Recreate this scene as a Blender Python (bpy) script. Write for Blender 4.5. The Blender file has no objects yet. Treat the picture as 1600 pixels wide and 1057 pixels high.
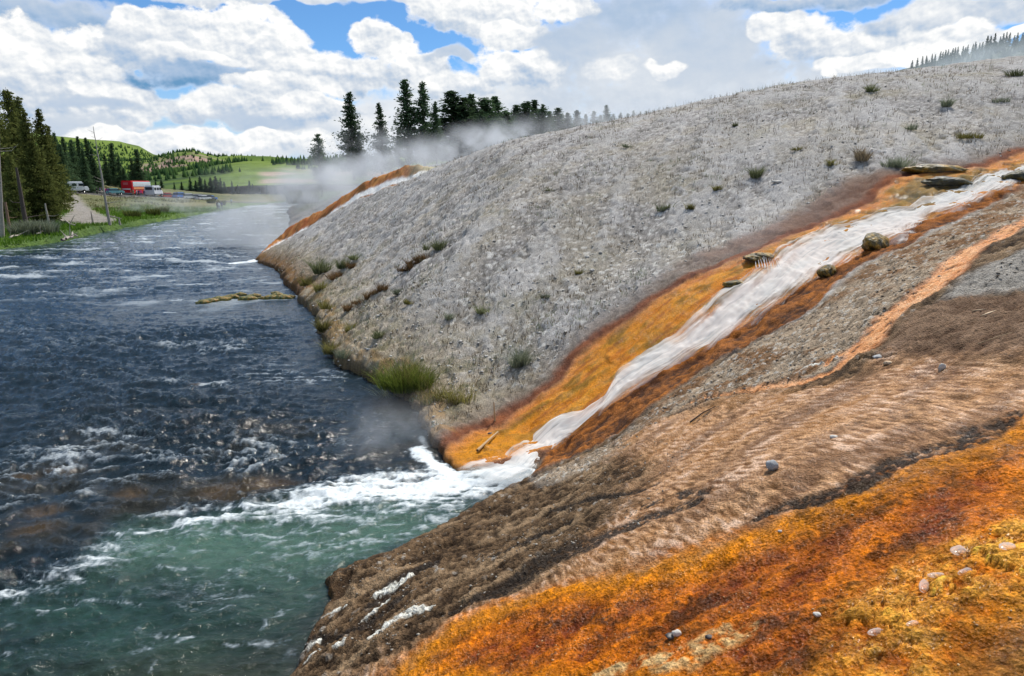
import bpy, bmesh, math, random, time
import numpy as np
from mathutils import Vector, Matrix
T0 = time.time()
R = math.radians
sc = bpy.context.scene
col = sc.collection

# ---------------------------------------------------------------- camera
PITCH = 12.6
CAMZ = 5.0
FPX = 1067.0            # focal length in photo pixels (photo 1600 wide)
cam_d = bpy.data.cameras.new('camera')
cam_d.sensor_width = 36.0
cam_d.lens = FPX / 1600 * 36
cam_d.clip_start = 0.1
cam_d.clip_end = 20000
cam = bpy.data.objects.new('camera', cam_d)
cam.location = (0, 0, CAMZ)
cam.rotation_euler = (R(90 - PITCH), 0, 0)
col.objects.link(cam)
sc.camera = cam

# ---------------------------------------------------------------- light
SUN_AZ, SUN_EL = 28.0, 54.0       # azimuth clockwise from the view direction (+Y), elevation
sd = bpy.data.lights.new('sun', 'SUN')
sd.energy = 4.2
sd.angle = R(0.6)
sd.color = (1.0, 0.94, 0.84)
sun = bpy.data.objects.new('sun', sd)
sdir = Vector((math.sin(R(SUN_AZ)) * math.cos(R(SUN_EL)), math.cos(R(SUN_AZ)) * math.cos(R(SUN_EL)), math.sin(R(SUN_EL))))
sun.rotation_euler = (-sdir).to_track_quat('-Z', 'Y').to_euler()
sun.location = (0, 0, 60)
col.objects.link(sun)

sc.view_settings.view_transform = 'Standard'
sc.view_settings.look = 'None'
sc.view_settings.gamma = 1.0
sc.view_settings.use_curve_mapping = False
sc.view_settings.exposure = 0.2
sc.cycles.max_bounces = 6
sc.cycles.diffuse_bounces = 2
sc.cycles.glossy_bounces = 3
sc.cycles.transmission_bounces = 3
sc.cycles.transparent_max_bounces = 12
sc.cycles.volume_bounces = 1
sc.cycles.volume_step_rate = 1.0
sc.cycles.volume_max_steps = 96
sc.cycles.sample_clamp_indirect = 4.0
sc.cycles.use_adaptive_sampling = True
sc.cycles.adaptive_threshold = 0.02
sc.cycles.use_denoising = True
sc.cycles.caustics_reflective = False
sc.cycles.caustics_refractive = False

# ---------------------------------------------------------------- pixel rays (photo pixels -> world points)
_p = R(PITCH)
def ray(px, py):
    a = px - 800.0; b = 528.5 - py
    return np.array([a, FPX * math.cos(_p) + b * math.sin(_p), -FPX * math.sin(_p) + b * math.cos(_p)])
def atz(px, py, z=0.0):
    d = ray(px, py); t = (z - CAMZ) / d[2]
    return np.array([d[0] * t, d[1] * t, z])
def aty(px, py, y):
    d = ray(px, py); t = y / d[1]
    return np.array([d[0] * t, y, CAMZ + d[2] * t])
def direction(px, py):
    d = ray(px, py); return d / np.linalg.norm(d)

# ---------------------------------------------------------------- node helper
class NT:
    def __init__(s, tree): s.t = tree; s.l = tree.links
    def n(s, typ, **kw):
        nd = s.t.nodes.new(typ)
        for k, v in kw.items(): setattr(nd, k, v)
        return nd
    def put(s, sock, v):
        if isinstance(v, bpy.types.NodeSocket): s.l.new(v, sock)
        elif v is not None: sock.default_value = v
    def m(s, op, a, b=None, c=None, clamp=False):
        nd = s.n('ShaderNodeMath', operation=op); nd.use_clamp = clamp
        s.put(nd.inputs[0], a); s.put(nd.inputs[1], b)
        if c is not None: s.put(nd.inputs[2], c)
        return nd.outputs[0]
    def vm(s, op, a, b=None, c=None, out=0):
        nd = s.n('ShaderNodeVectorMath', operation=op)
        s.put(nd.inputs[0], a)
        if b is not None: s.put(nd.inputs[1], b)
        if c is not None: s.put(nd.inputs[2], c)
        return nd.outputs[out]
    def scale(s, a, f):
        nd = s.n('ShaderNodeVectorMath', operation='SCALE')
        s.put(nd.inputs[0], a); s.put(nd.inputs['Scale'], f); return nd.outputs[0]
    def mix(s, f, a, b, mode='MIX'):
        nd = s.n('ShaderNodeMix', data_type='RGBA', blend_type=mode)
        s.put(nd.inputs[0], f); s.put(nd.inputs[6], a); s.put(nd.inputs[7], b)
        return nd.outputs[2]
    def mixf(s, f, a, b):
        nd = s.n('ShaderNodeMix', data_type='FLOAT')
        s.put(nd.inputs[0], f); s.put(nd.inputs[2], a); s.put(nd.inputs[3], b)
        return nd.outputs[0]
    def noise(s, vec, scale, detail=4, rough=0.55, typ=None, out=0, dist=0.0):
        nd = s.n('ShaderNodeTexNoise'); 
        if typ: nd.noise_type = typ
        if vec is not None: s.put(nd.inputs['Vector'], vec)
        s.put(nd.inputs['Scale'], scale); nd.inputs['Detail'].default_value = detail
        nd.inputs['Roughness'].default_value = rough; nd.inputs['Distortion'].default_value = dist
        return nd.outputs[out]
    def voro(s, vec, scale, feature='F1', out=0, rnd=1.0):
        nd = s.n('ShaderNodeTexVoronoi', feature=feature)
        if vec is not None: s.put(nd.inputs['Vector'], vec)
        s.put(nd.inputs['Scale'], scale); nd.inputs['Randomness'].default_value = rnd
        return nd.outputs[out]
    def ramp(s, f, stops, interp='LINEAR'):
        nd = s.n('ShaderNodeValToRGB'); cr = nd.color_ramp; cr.interpolation = interp
        while len(cr.elements) < len(stops): cr.elements.new(0.5)
        for e, (p, c) in zip(cr.elements, stops):
            e.position = p; e.color = c if len(c) == 4 else (*c, 1)
        s.put(nd.inputs[0], f); return nd.outputs[0]
    def smooth(s, v, a, b, lo=0.0, hi=1.0):
        nd = s.n('ShaderNodeMapRange', interpolation_type='SMOOTHSTEP')
        s.put(nd.inputs[0], v); s.put(nd.inputs[1], a); s.put(nd.inputs[2], b)
        nd.inputs[3].default_value = lo; nd.inputs[4].default_value = hi
        return nd.outputs[0]
    def attr(s, name, out='Color'):
        nd = s.n('ShaderNodeAttribute', attribute_name=name); return nd.outputs[out]
    def bump(s, h, strength, dist, normal=None):
        nd = s.n('ShaderNodeBump'); s.put(nd.inputs['Strength'], strength); s.put(nd.inputs['Distance'], dist)
        s.put(nd.inputs['Height'], h)
        if normal is not None: s.put(nd.inputs['Normal'], normal)
        return nd.outputs[0]
def material(name):
    m = bpy.data.materials.new(name); m.use_nodes = True
    t = NT(m.node_tree); m.node_tree.nodes.clear()
    out = t.n('ShaderNodeOutputMaterial'); t.out = out
    return m, t
def principled(t, **kw):
    b = t.n('ShaderNodeBsdfPrincipled')
    for k, v in kw.items(): t.put(b.inputs[k.replace('_', ' ')], v)
    return b
def simple(name, rgb, rough=0.7, metallic=0.0, var=0.25, scale=3.0, bump=0.0):
    m, t = material(name)
    tc = t.n('ShaderNodeTexCoord')
    n = t.noise(tc.outputs['Object'], scale, 5, 0.6)
    f = t.m('MULTIPLY_ADD', n, 2 * var, 1 - var)
    c = t.scale((*rgb,), f)
    b = principled(t, Base_Color=c, Roughness=rough, Metallic=metallic)
    if bump:
        t.l.new(t.bump(n, bump, 0.05), b.inputs['Normal'])
    t.l.new(b.outputs[0], t.out.inputs[0])
    return m

# ---------------------------------------------------------------- world: Nishita sky with cumulus clouds
w = bpy.data.worlds.new('World'); sc.world = w; w.use_nodes = True
w.node_tree.nodes.clear()
t = NT(w.node_tree)
wout = t.n('ShaderNodeOutputWorld'); bg = t.n('ShaderNodeBackground')
t.l.new(bg.outputs[0], wout.inputs[0]); bg.inputs[1].default_value = 0.1
sky = t.n('ShaderNodeTexSky', sky_type='NISHITA'); sky.sun_disc = False
sky.sun_elevation = R(SUN_EL); sky.sun_rotation = R(SUN_AZ)
sky.altitude = 2200; sky.air_density = 1.0; sky.dust_density = 0.4; sky.ozone_density = 2.0
tc = t.n('ShaderNodeTexCoord'); D = tc.outputs['Generated']
xyz = t.n('ShaderNodeSeparateXYZ'); t.l.new(D, xyz.inputs[0])
az = t.m('ARCTAN2', xyz.outputs[0], xyz.outputs[1])
el = t.m('ARCSINE', xyz.outputs[2])
# clouds are laid out by azimuth and elevation
cmb = t.n('ShaderNodeCombineXYZ'); t.put(cmb.inputs[0], az); t.put(cmb.inputs[1], t.m('MULTIPLY', el, 1.35))
AE0 = cmb.outputs[0]
def n2d(vec, scale, detail, rough, out=0, dist=0.0):
    nd = t.n('ShaderNodeTexNoise'); nd.noise_dimensions = '2D'; t.put(nd.inputs['Vector'], vec)
    nd.inputs['Scale'].default_value = scale; nd.inputs['Detail'].default_value = detail; nd.inputs['Roughness'].default_value = rough
    nd.inputs['Distortion'].default_value = dist
    return nd.outputs[out]
wv = t.vm('SUBTRACT', n2d(AE0, 11, 3, 0.5, 1), (0.5, 0.5, 0.5))
AE = t.vm('ADD', AE0, t.scale(wv, 0.06))
# cumulus, farthest first: centre and half size in photo pixels, edge softness, brightness at top and at base
CL = [(250,225,520,22,.8,.80,.70),(560,205,170,40,.8,.85,.66),(760,165,190,50,.8,.82,.62),(1010,120,200,80,1.0,.60,.66),(1010,20,120,50,1.3,.36,.46),(1230,150,200,50,.9,.56,.62),(1120,90,90,60,1.0,.55,.56),(30,14,115,20,.7,.42,.15),(330,-6,80,9,.5,.75,.5),(520,-8,110,12,.5,.75,.6),
      (60,105,118,54,.22,1.05,.55),(215,52,38,30,.2,1.02,.6),(330,50,92,40,.16,1.12,.42),(436,82,60,32,.20,1.05,.55),(262,84,80,26,.35,.80,.38),(300,88,62,13,.35,1.0,.68),
      (586,68,36,26,.16,1.10,.66),(640,106,56,28,.22,1.05,.50),(500,118,96,30,.25,1.0,.48),(325,120,100,16,.6,.34,.06),(120,168,110,36,.25,.98,.52),(30,150,64,24,.35,.75,.5),
      (440,138,78,20,.28,1.0,.58),(140,163,60,9,1.0,.52,.42),(330,168,80,22,.28,.95,.52),(460,170,90,20,.26,1.02,.52),(395,190,80,9,1.0,.50,.40),(90,198,74,12,.9,.60,.5),
      (250,220,120,15,.28,1.06,.78),(390,216,100,16,.28,1.04,.70),(490,222,56,13,.32,1.0,.72),
      (748,22,96,36,.22,1.10,.52),(806,50,44,20,.24,1.08,.62),(700,86,44,9,.7,.62,.5),(716,132,66,20,.32,1.0,.58),(806,104,66,28,.26,1.08,.62),(880,12,52,17,.22,1.08,.72),(890,66,60,34,.9,.54,.52),
      (955,108,40,14,.5,.85,.68),(1034,103,30,10,.32,1.0,.74),
      (1260,4,110,14,.5,.58,.25),(1215,44,46,17,.26,1.06,.72),(1285,62,70,25,.26,1.02,.52),(1395,68,76,30,.26,1.0,.52),(1500,24,110,18,.45,.78,.44),(1480,62,54,20,.26,1.06,.64),(1345,98,66,14,.3,1.0,.70),(1300,118,14,9,.4,1.0,.85),(1440,84,50,15,.3,1.06,.95),(1575,52,36,7,.3,1.06,.9)]
nb = n2d(AE0, 26, 9, 0.56); nbl = n2d(AE0, 26, 3, 0.5); nbu = n2d(t.vm('ADD', AE0, (0.004, 0.010, 0)), 26, 3, 0.5)
nf = n2d(AE0, 60, 7, 0.6); nfu = n2d(t.vm('ADD', AE0, (0.0018, 0.0042, 0)), 60, 7, 0.6)
relief = t.m('ADD', t.m('MULTIPLY', t.m('SUBTRACT', nbl, nbu), 1.25), t.m('MULTIPLY', t.m('SUBTRACT', nf, nfu), 0.55))
edge = t.m('MULTIPLY_ADD', nb, 1.9, -0.95)
lowf = t.m('MULTIPLY_ADD', n2d(AE0, 9, 3, 0.5), 0.5, -0.25)
cov = None; br = None; rl = None
for (bx, by, sx, sy, sf, top, base) in CL:
    d = direction(bx, by); a0 = math.atan2(d[0], d[1]); e0 = math.asin(d[2])
    q = t.vm('MULTIPLY', t.vm('SUBTRACT', AE, (a0, e0 * 1.35, 0)), (FPX / sx, FPX / sy / 1.35, 0))
    r2 = t.m('ADD', t.vm('DOT_PRODUCT', q, q, out=1), edge)
    a = t.smooth(r2, 1.08 + sf * 0.5, 0.94 - sf * 0.75)
    sh = t.m('MULTIPLY_ADD', t.vm('DOT_PRODUCT', q, (0, 1, 0), out=1), (top - base) * 0.5, (top + base) * 0.5)
    cov = a if cov is None else t.mixf(a, cov, 1.0)
    br = sh if br is None else t.mixf(a, br, sh)
    rl = max(0.12, 1.0 - sf * 1.1) if rl is None else t.mixf(a, rl, max(0.12, 1.15 - sf * 1.2))
# a field of cumulus everywhere else
zz = t.m('ADD', t.m('MAXIMUM', xyz.outputs[2], 0.0), 0.10)
pl = t.n('ShaderNodeCombineXYZ'); t.put(pl.inputs[0], t.m('DIVIDE', xyz.outputs[0], zz)); t.put(pl.inputs[1], t.m('DIVIDE', xyz.outputs[1], zz))
gen = t.noise(pl.outputs[0], 1.3, 8, 0.55)
outm = t.m('MAXIMUM', t.smooth(t.m('ABSOLUTE', az), R(42), R(54)), t.smooth(el, R(15.5), R(22)))
cov = t.mixf(outm, cov, t.smooth(gen, 0.42, 0.56))
br = t.mixf(outm, t.m('ADD', t.m('ADD', br, t.m('MULTIPLY', lowf, 0.6)), t.m('MULTIPLY', relief, rl)), t.m('MULTIPLY_ADD', t.m('SUBTRACT', 0.75, gen), 1.6, 0.2))
ccol = t.ramp(br, [(0.0, (1.3, 2.9, 4.9)), (0.3, (3.4, 4.6, 6.3)), (0.6, (5.5, 6.1, 6.9)), (0.85, (7.7, 7.9, 8.1)), (1.0, (9.0, 9.0, 8.9))])
bl = t.mix(1.0, sky.outputs[0], (0.62, 0.92, 1.12, 1), 'MULTIPLY')
bl = t.mix(t.smooth(el, R(9), R(1)), bl, (4.6, 6.0, 7.4, 1))
t.l.new(t.mix(cov, bl, ccol), bg.inputs[0])
w.cycles.sampling_method = 'MANUAL'; w.cycles.sample_map_resolution = 512

# ---------------------------------------------------------------- numpy noise
_rng = np.random.RandomState(7)
_perm = np.concatenate([_rng.permutation(512)] * 3).astype(np.int32)
_ang = _rng.rand(512) * 2 * np.pi
_gx = np.cos(_ang).astype(np.float32); _gy = np.sin(_ang).astype(np.float32)
def perlin(x, y, seed=0):
    x = np.asarray(x, np.float32) + seed * 17.31; y = np.asarray(y, np.float32) - seed * 9.73
    xi = np.floor(x).astype(np.int32); yi = np.floor(y).astype(np.int32)
    fx = x - xi; fy = y - yi; xi &= 511; yi &= 511
    u = fx * fx * fx * (fx * (fx * 6 - 15) + 10); v = fy * fy * fy * (fy * (fy * 6 - 15) + 10)
    a = _perm[xi] + yi; b = _perm[(xi + 1) & 511] + yi
    h00 = _perm[a]; h01 = _perm[a + 1]; h10 = _perm[b]; h11 = _perm[b + 1]
    n00 = _gx[h00] * fx + _gy[h00] * fy; n10 = _gx[h10] * (fx - 1) + _gy[h10] * fy
    n01 = _gx[h01] * fx + _gy[h01] * (fy - 1); n11 = _gx[h11] * (fx - 1) + _gy[h11] * (fy - 1)
    n0 = n00 + u * (n10 - n00); n1 = n01 + u * (n11 - n01)
    return (n0 + v * (n1 - n0)) * 1.5
def fbm(x, y, octv=4, seed=0, gain=0.5):
    s = 0; a = 1.0; tot = 0
    for i in range(octv):
        s = s + a * perlin(x * 2 ** i, y * 2 ** i, seed + i); tot += a; a *= gain
    return s / tot
def ridged(x, y, octv=3, seed=0, gain=0.5):
    s = 0; a = 1.0; tot = 0
    for i in range(octv):
        s = s + a * (1 - 2 * np.abs(perlin(x * 2 ** i, y * 2 ** i, seed + i))); tot += a; a *= gain
    return s / tot
def cells(x, y, seed=0):
    """distance to the nearest and second nearest scattered point, and the nearest cell's random value"""
    xi = np.floor(x).astype(np.int32); yi = np.floor(y).astype(np.int32)
    d1 = np.full(x.shape, 9.0, np.float32); d2 = d1.copy(); val = np.zeros(x.shape, np.float32)
    for i in (-1, 0, 1):
        for j in (-1, 0, 1):
            cx = xi + i; cy = yi + j
            h = _perm[(_perm[(cx + seed * 31) & 511] + (cy & 511))]
            h2 = _perm[(h + 77) & 511]
            dx = cx + 0.1 + 0.8 * h / 512.0 - x; dy = cy + 0.1 + 0.8 * h2 / 512.0 - y
            d = np.sqrt(dx * dx + dy * dy).astype(np.float32)
            near = d < d1
            d2 = np.where(near, d1, np.minimum(d2, d)); val = np.where(near, _perm[(h2 + 131) & 511] / 512.0, val); d1 = np.where(near, d, d1)
    return d1, d2, val
def sst(a, b, v):
    q = np.clip((v - a) / (b - a), 0, 1); return q * q * (3 - 2 * q)
def seg_dist(x, y, pts, closed=False):
    """distance to a polyline, with the arc position of the nearest point"""
    P = np.asarray(pts, np.float32)[:, :2]
    if closed: P = np.vstack([P, P[:1]])
    best = np.full(x.shape, 1e9, np.float32); arc = np.zeros(x.shape, np.float32); s0 = 0.0
    for a, b in zip(P[:-1], P[1:]):
        ab = b - a; L2 = float(ab @ ab) + 1e-9; L = math.sqrt(L2)
        q = np.clip(((x - a[0]) * ab[0] + (y - a[1]) * ab[1]) / L2, 0, 1)
        d = (x - a[0] - q * ab[0]) ** 2 + (y - a[1] - q * ab[1]) ** 2
        m_ = d < best; best = np.where(m_, d, best); arc = np.where(m_, s0 + q * L, arc); s0 += L
    return np.sqrt(best), arc / max(s0, 1e-6)
def inside(x, y, pts):
    P = np.asarray(pts, np.float32)[:, :2]; c = np.zeros(x.shape, bool); n = len(P)
    for i in range(n):
        x1, y1 = P[i]; x2, y2 = P[(i + 1) % n]
        cond = (y1 > y) != (y2 > y)
        if y1 != y2:
            c ^= cond & (x < (x2 - x1) * (y - y1) / (y2 - y1) + x1)
    return c
def sdf(x, y, pts):
    """signed distance to a polygon, positive inside"""
    d, _ = seg_dist(x, y, pts, True)
    return np.where(inside(x, y, pts), d, -d)
class TPS:
    def __init__(s, P, lam=0.0, sc_=1.0):
        P = np.asarray(P, float); s.s = sc_; X = P[:, :2] / sc_; n = len(X)
        K = s.k(((X[:, None] - X[None]) ** 2).sum(-1)) + lam * np.eye(n)
        Q = np.hstack([np.ones((n, 1)), X]); A = np.block([[K, Q], [Q.T, np.zeros((3, 3))]])
        s.w = np.linalg.solve(A, np.concatenate([P[:, 2], [0, 0, 0]])); s.X = X
    def k(s, r2): return 0.5 * r2 * np.log(r2 + 1e-12)
    def __call__(s, x, y):
        x = np.asarray(x, float) / s.s; y = np.asarray(y, float) / s.s
        o = s.w[-3] + s.w[-2] * x + s.w[-1] * y
        for (a, b), w_ in zip(s.X, s.w): o = o + w_ * s.k((x - a) ** 2 + (y - b) ** 2)
        return o
# ---------------------------------------------------------------- terrain control points
def Z(px, py, z): return atz(px, py, z)
def Y(px, py, y): return aty(px, py, y)
near_pts = [Z(445,1057,.12),Z(470,1000,.12),Z(500,905,.12),Z(560,872,.15),Z(640,842,.15),Z(700,815,.15),Z(760,777,.12),Z(830,742,.15),
    Z(705,744,.15),Z(660,690,.3),Z(650,655,.35),Z(580,600,.35),Z(515,560,.35),Z(490,500,.35),Z(440,430,.3),Z(402,404,.2),
    # rock in front
    Z(600,1057,.95),Z(800,1057,1.45),Z(1000,1057,2.0),Z(1300,1057,2.55),Z(1600,1057,2.9),
    Z(700,930,.85),Z(900,900,1.5),Z(800,850,.65),Z(1000,800,1.65),Z(1200,900,2.35),Z(1200,733,2.55),Z(1400,800,2.85),Z(1600,850,3.05),Z(1600,700,3.1),
    Z(900,770,.75),Z(1000,690,1.2),Z(1100,625,1.75),Z(1250,595,2.4),Z(1400,500,3.15),Z(1500,430,3.7),Z(1600,550,3.4),Z(1600,450,3.75),Z(1600,350,4.3),
    # hot stream, mouth to top
    Y(850,716,12.1),Y(900,670,12.6),Y(1000,595,13.3),Y(1100,535,14.0),Y(1200,455,15.0),Y(1300,397,16.2),Y(1400,352,17.4),Y(1500,310,18.8),Y(1580,280,20.2),Y(1700,262,21.5),
    # orange mats left of it
    Y(760,705,12.6),Y(850,640,13.6),Y(950,560,14.6),Y(1050,475,15.6),Y(1200,395,17.2),Y(1400,285,20.4),Y(1540,266,21.2),
    # mound face
    Y(700,600,15.6),Y(800,500,17.7),Y(800,400,21.0),Y(800,300,27.0),Y(800,250,32.),Y(800,222,38.),Y(640,560,16.6),Y(600,500,19.2),Y(600,400,24.5),Y(600,330,31.5),Y(640,280,40.),
    Y(500,440,28.),Y(500,400,32.5),Y(500,354,44.),Y(450,400,36.5),Y(560,318,42.),Y(720,248,39.),
    Y(1000,400,20.0),Y(1000,300,24.5),Y(1000,230,30.5),Y(1000,187,38.),Y(1200,330,20.8),Y(1200,250,24.5),Y(1200,180,30.5),Y(1200,140,38.),
    Y(1400,250,22.5),Y(1400,180,27.5),Y(1400,116,38.),Y(1600,220,24.),Y(1600,150,29.),Y(1600,92,40.),Y(1800,60,43.),Y(1800,200,26.),
    # ground behind the crest, and the second (far) hot stream bank
    Y(410,397,49.),Y(440,381,50.),Y(500,349,50.5),Y(560,309,49.),Y(600,291,48.5),Y(650,275,48.),Y(480,345,60.),Y(560,306,62.),Y(660,268,60.),Y(800,236,56.),Y(1000,205,56.),Y(1200,160,58.),Y(1400,135,60.),Y(1600,112,62.),Y(1800,90,64.),
    # under and beside the camera, out of the picture
    (0,1.5,2.2),(2.5,0,3.0),(6,0,3.6),(12,4,4.4),(20,12,5.8),(30,22,8.5),(-1,-3,1.6),(10,-8,4.2),(-2.5,0,.15),(-2.6,3,.12)]
N_ = TPS(near_pts, lam=0.004, sc_=10.0)
shore = [(-2.6,-12),(-2.5,0),(-2.6,3.5)] + [atz(*p)[:2] for p in [(432,1075),(445,1057),(462,1010),(478,985),(498,950),(492,918),(510,898),(552,882),(600,872),(650,842),(700,813),(735,790),(762,775),(800,758),(829,745)]] + \
    [atz(*p)[:2] for p in [(706,746),(688,722),(664,700),(652,672),(650,655),(640,640),(600,612),(560,592),(530,575),(512,565),(508,540),(494,520),(488,495),(470,478),(462,462),(446,452),(432,425),(400,411),(397,404)]] + \
    [atz(*p)[:2] for p in [(412,396),(428,384),(440,372),(448,358),(452,344),(447,333),(450,326),(475,320)]] + [(-60,260),(-60,460),(460,460),(460,-60),(-2.6,-60)]
shore = [tuple(map(float, p)) for p in shore]
left_shore = [(-60,20),(-52,38)] + [tuple(map(float, atz(*p)[:2])) for p in [(-60,402),(0,391),(50,386),(100,378),(128,372),(150,366),(200,357),(240,349),(270,343),(300,338),(340,331),(372,326),(388,322),(415,320),(428,317.5),(440,317)]]
left_land = left_shore + [(-70,300),(-70,460),(-600,460),(-600,20)]

far_pts = [Z(-60,400,.3),Z(0,389,.35),Z(100,376,.35),Z(200,355,.35),Z(280,340,.35),Z(330,332,.3),Z(385,322,.3),Z(0,366,.75),Z(100,361,.8),Z(170,350,.9),Z(240,342,.8),Z(300,334,.7),
    Y(60,303,140),Y(118,304,150),Y(165,305,160),Y(205,307,170),Y(260,309,178),Y(320,313,188),Y(385,318,200),Y(110,330,104),Y(160,332,106),
    Y(0,300,140),Y(0,245,200),Y(-200,200,180),Y(60,255,205),Y(110,263,205),Y(160,283,200),Y(200,299,215),Y(260,301,235),Y(330,303,260),Y(420,305,290),Y(-300,300,80),
    Z(452,344,.3),Z(450,326,.3),Y(480,300,95),Y(470,318,75),Y(520,288,78),Y(550,275,98),Y(600,268,92),Y(650,262,95),Y(730,255,95),Y(800,245,100),Y(900,215,110),Y(1000,198,125),Y(1200,160,130),Y(1400,130,140),
    Y(150,303,410),Y(250,303,410),Y(330,303,410),Y(420,303,410),Y(520,302,400),Y(1600,108,150),Y(1800,92,150),Y(1400,116,280),Y(1440,104,280),Y(1500,88,280),Y(1560,77,280),Y(1600,68,280),Y(1750,45,280),Y(1200,165,280),Y(1000,215,280),Y(700,280,280),Y(500,300,280),
    Y(640,285,62),Y(800,240,62),Y(1000,208,62),Y(1200,163,62),Y(1400,137,62),Y(1600,114,64)]
F_ = TPS(far_pts, lam=0.01, sc_=60.0)

def smin_shape(d, k): return sst(-0.03, k, d)
def base_h(x, y):
    """terrain height without the fine relief"""
    x = np.asarray(x, np.float32); y = np.asarray(y, np.float32)
    r = np.hypot(x, y)
    near = N_(x, y).astype(np.float32)
    b = sst(48, 62, y + 0.15 * x)
    out = near
    m_ = b > 0
    if m_.any():
        f = F_(x[m_], y[m_]); o = near.copy(); o[m_] = near[m_] * (1 - b[m_]) + f * b[m_]; out = o
    return out
def far_h(x, y):
    return F_(np.asarray(x, np.float32), np.asarray(y, np.float32)).astype(np.float32)
def ground_pt(px, py, tmax=300.):
    """where the ray through a photo pixel meets the terrain"""
    d = ray(px, py); d = d / d[1]
    ts = np.geomspace(2.0, tmax, 1600); X = d[0] * ts; Yy = ts; Zr = CAMZ + d[2] * ts
    h = np.maximum(base_h(X, Yy), 0.0)
    k = np.where(Zr < h)[0]
    i = k[0] if len(k) else len(ts) - 1
    if i > 0 and len(k):
        a0 = Zr[i-1] - h[i-1]; a1 = Zr[i] - h[i]; q = a0 / (a0 - a1 + 1e-9); tt = ts[i-1] + q * (ts[i] - ts[i-1])
    else: tt = ts[i]
    return np.array([d[0] * tt, tt, CAMZ + d[2] * tt])
def G(pts): return [tuple(map(float, ground_pt(*p)[:2])) for p in pts]

# ---------------------------------------------------------------- tagging
def tag(o, label=None, cat=None, group=None, kind=None):
    if label: o['label'] = label
    if cat: o['category'] = cat
    if group: o['group'] = group
    if kind: o['kind'] = kind
    return o
def link(name, me, mat=None, parent=None, loc=(0,0,0), rot=(0,0,0), scale=(1,1,1)):
    o = bpy.data.objects.new(name, me); col.objects.link(o)
    if mat is not None and me is not None and not me.materials: me.materials.append(mat)
    o.parent = parent; o.location = loc; o.rotation_euler = rot; o.scale = scale
    return o
def np_mesh(name, V, F, smooth=True):
    """V (n,3) float, F (m,k) int"""
    me = bpy.data.meshes.new(name); V = np.asarray(V, np.float32); F = np.asarray(F, np.int32); k = F.shape[1]
    me.vertices.add(len(V)); me.vertices.foreach_set('co', V.ravel())
    me.loops.add(F.size); me.loops.foreach_set('vertex_index', F.ravel())
    me.polygons.add(len(F)); me.polygons.foreach_set('loop_start', np.arange(0, F.size, k, dtype=np.int32))
    me.polygons.foreach_set('loop_total', np.full(len(F), k, np.int32))
    if smooth: me.polygons.foreach_set('use_smooth', np.ones(len(F), bool))
    me.update(calc_edges=True)
    return me
def set_col(me, name, C):
    a = me.attributes.new(name, 'FLOAT_COLOR', 'POINT'); C = np.asarray(C, np.float32)
    if C.shape[1] == 3: C = np.hstack([C, np.ones((len(C), 1), np.float32)])
    a.data.foreach_set('color', C.ravel())
def set_f(me, name, v):
    a = me.attributes.new(name, 'FLOAT', 'POINT'); a.data.foreach_set('value', np.asarray(v, np.float32).ravel())
def grid_faces(nr, nc, keep=None):
    i = np.arange(nr - 1)[:, None] * nc + np.arange(nc - 1)[None]
    F = np.stack([i, i + 1, i + nc + 1, i + nc], -1).reshape(-1, 4)
    if keep is not None:
        k = keep.ravel(); F = F[k[F].any(1)]
    return F
def compact(V, F, *attrs):
    used = np.zeros(len(V), bool); used[F.ravel()] = True
    idx = np.cumsum(used) - 1
    return (V[used], idx[F]) + tuple(a[used] for a in attrs)
# ---------------------------------------------------------------- near bank: the sinter mound, mats and rock
def polar(azs, rs):
    A, Rr = np.meshgrid(azs, rs); return (Rr * np.sin(A)).ravel().astype(np.float32), (Rr * np.cos(A)).ravel().astype(np.float32)
az_d = np.radians(np.concatenate([np.arange(-30, 43.2, 0.1), np.arange(45, 331, 3.0)]))
rs_d = np.concatenate([[0.3, 0.8, 1.3], np.geomspace(1.7, 63, 990)])
gx, gy = polar(az_d, rs_d)
nr, nc = len(rs_d), len(az_d)
dsh = sdf(gx, gy, shore)
keep0 = dsh > -0.9
F4 = grid_faces(nr, nc, keep0)
used = np.zeros(len(gx), bool); used[F4.ravel()] = True; idx = np.cumsum(used) - 1
F4 = idx[F4]; x = gx[used]; y = gy[used]; dsh = dsh[used]
r = np.hypot(x, y)
# rough the waterline
dsh = dsh + (0.12 + .22 * (y > 13)) * fbm(x * .9, y * .9, 4, 3) + 0.08 * fbm(x * 5, y * 5, 3, 5)
h0 = base_h(x, y)

# warped coordinates for zone outlines
wx = x + 0.10 * fbm(x * 1.1, y * 1.1, 3, 11) + 0.035 * fbm(x * 5, y * 5, 3, 12)
wy = y + 0.10 * fbm(x * 1.1, y * 1.1, 3, 14) + 0.035 * fbm(x * 5, y * 5, 3, 15)
def near(poly, pad):
    P = np.asarray(poly); return (x > P[:,0].min()-pad) & (x < P[:,0].max()+pad) & (y > P[:,1].min()-pad) & (y < P[:,1].max()+pad)
def zone(pix, soft, off=0.0, world=False):
    P = pix if world else G(pix); o = np.zeros(x.shape, np.float32); m_ = near(P, soft * 2 + abs(off) + .3)
    if m_.any(): o[m_] = sst(-soft, soft, sdf(wx[m_], wy[m_], P) + off)
    return o
def zsd(pix, pad=3.0):
    P = G(pix); o = np.full(x.shape, -pad, np.float32); m_ = near(P, pad); o[m_] = sdf(wx[m_], wy[m_], P); return np.clip(o, -pad, 99)
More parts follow.
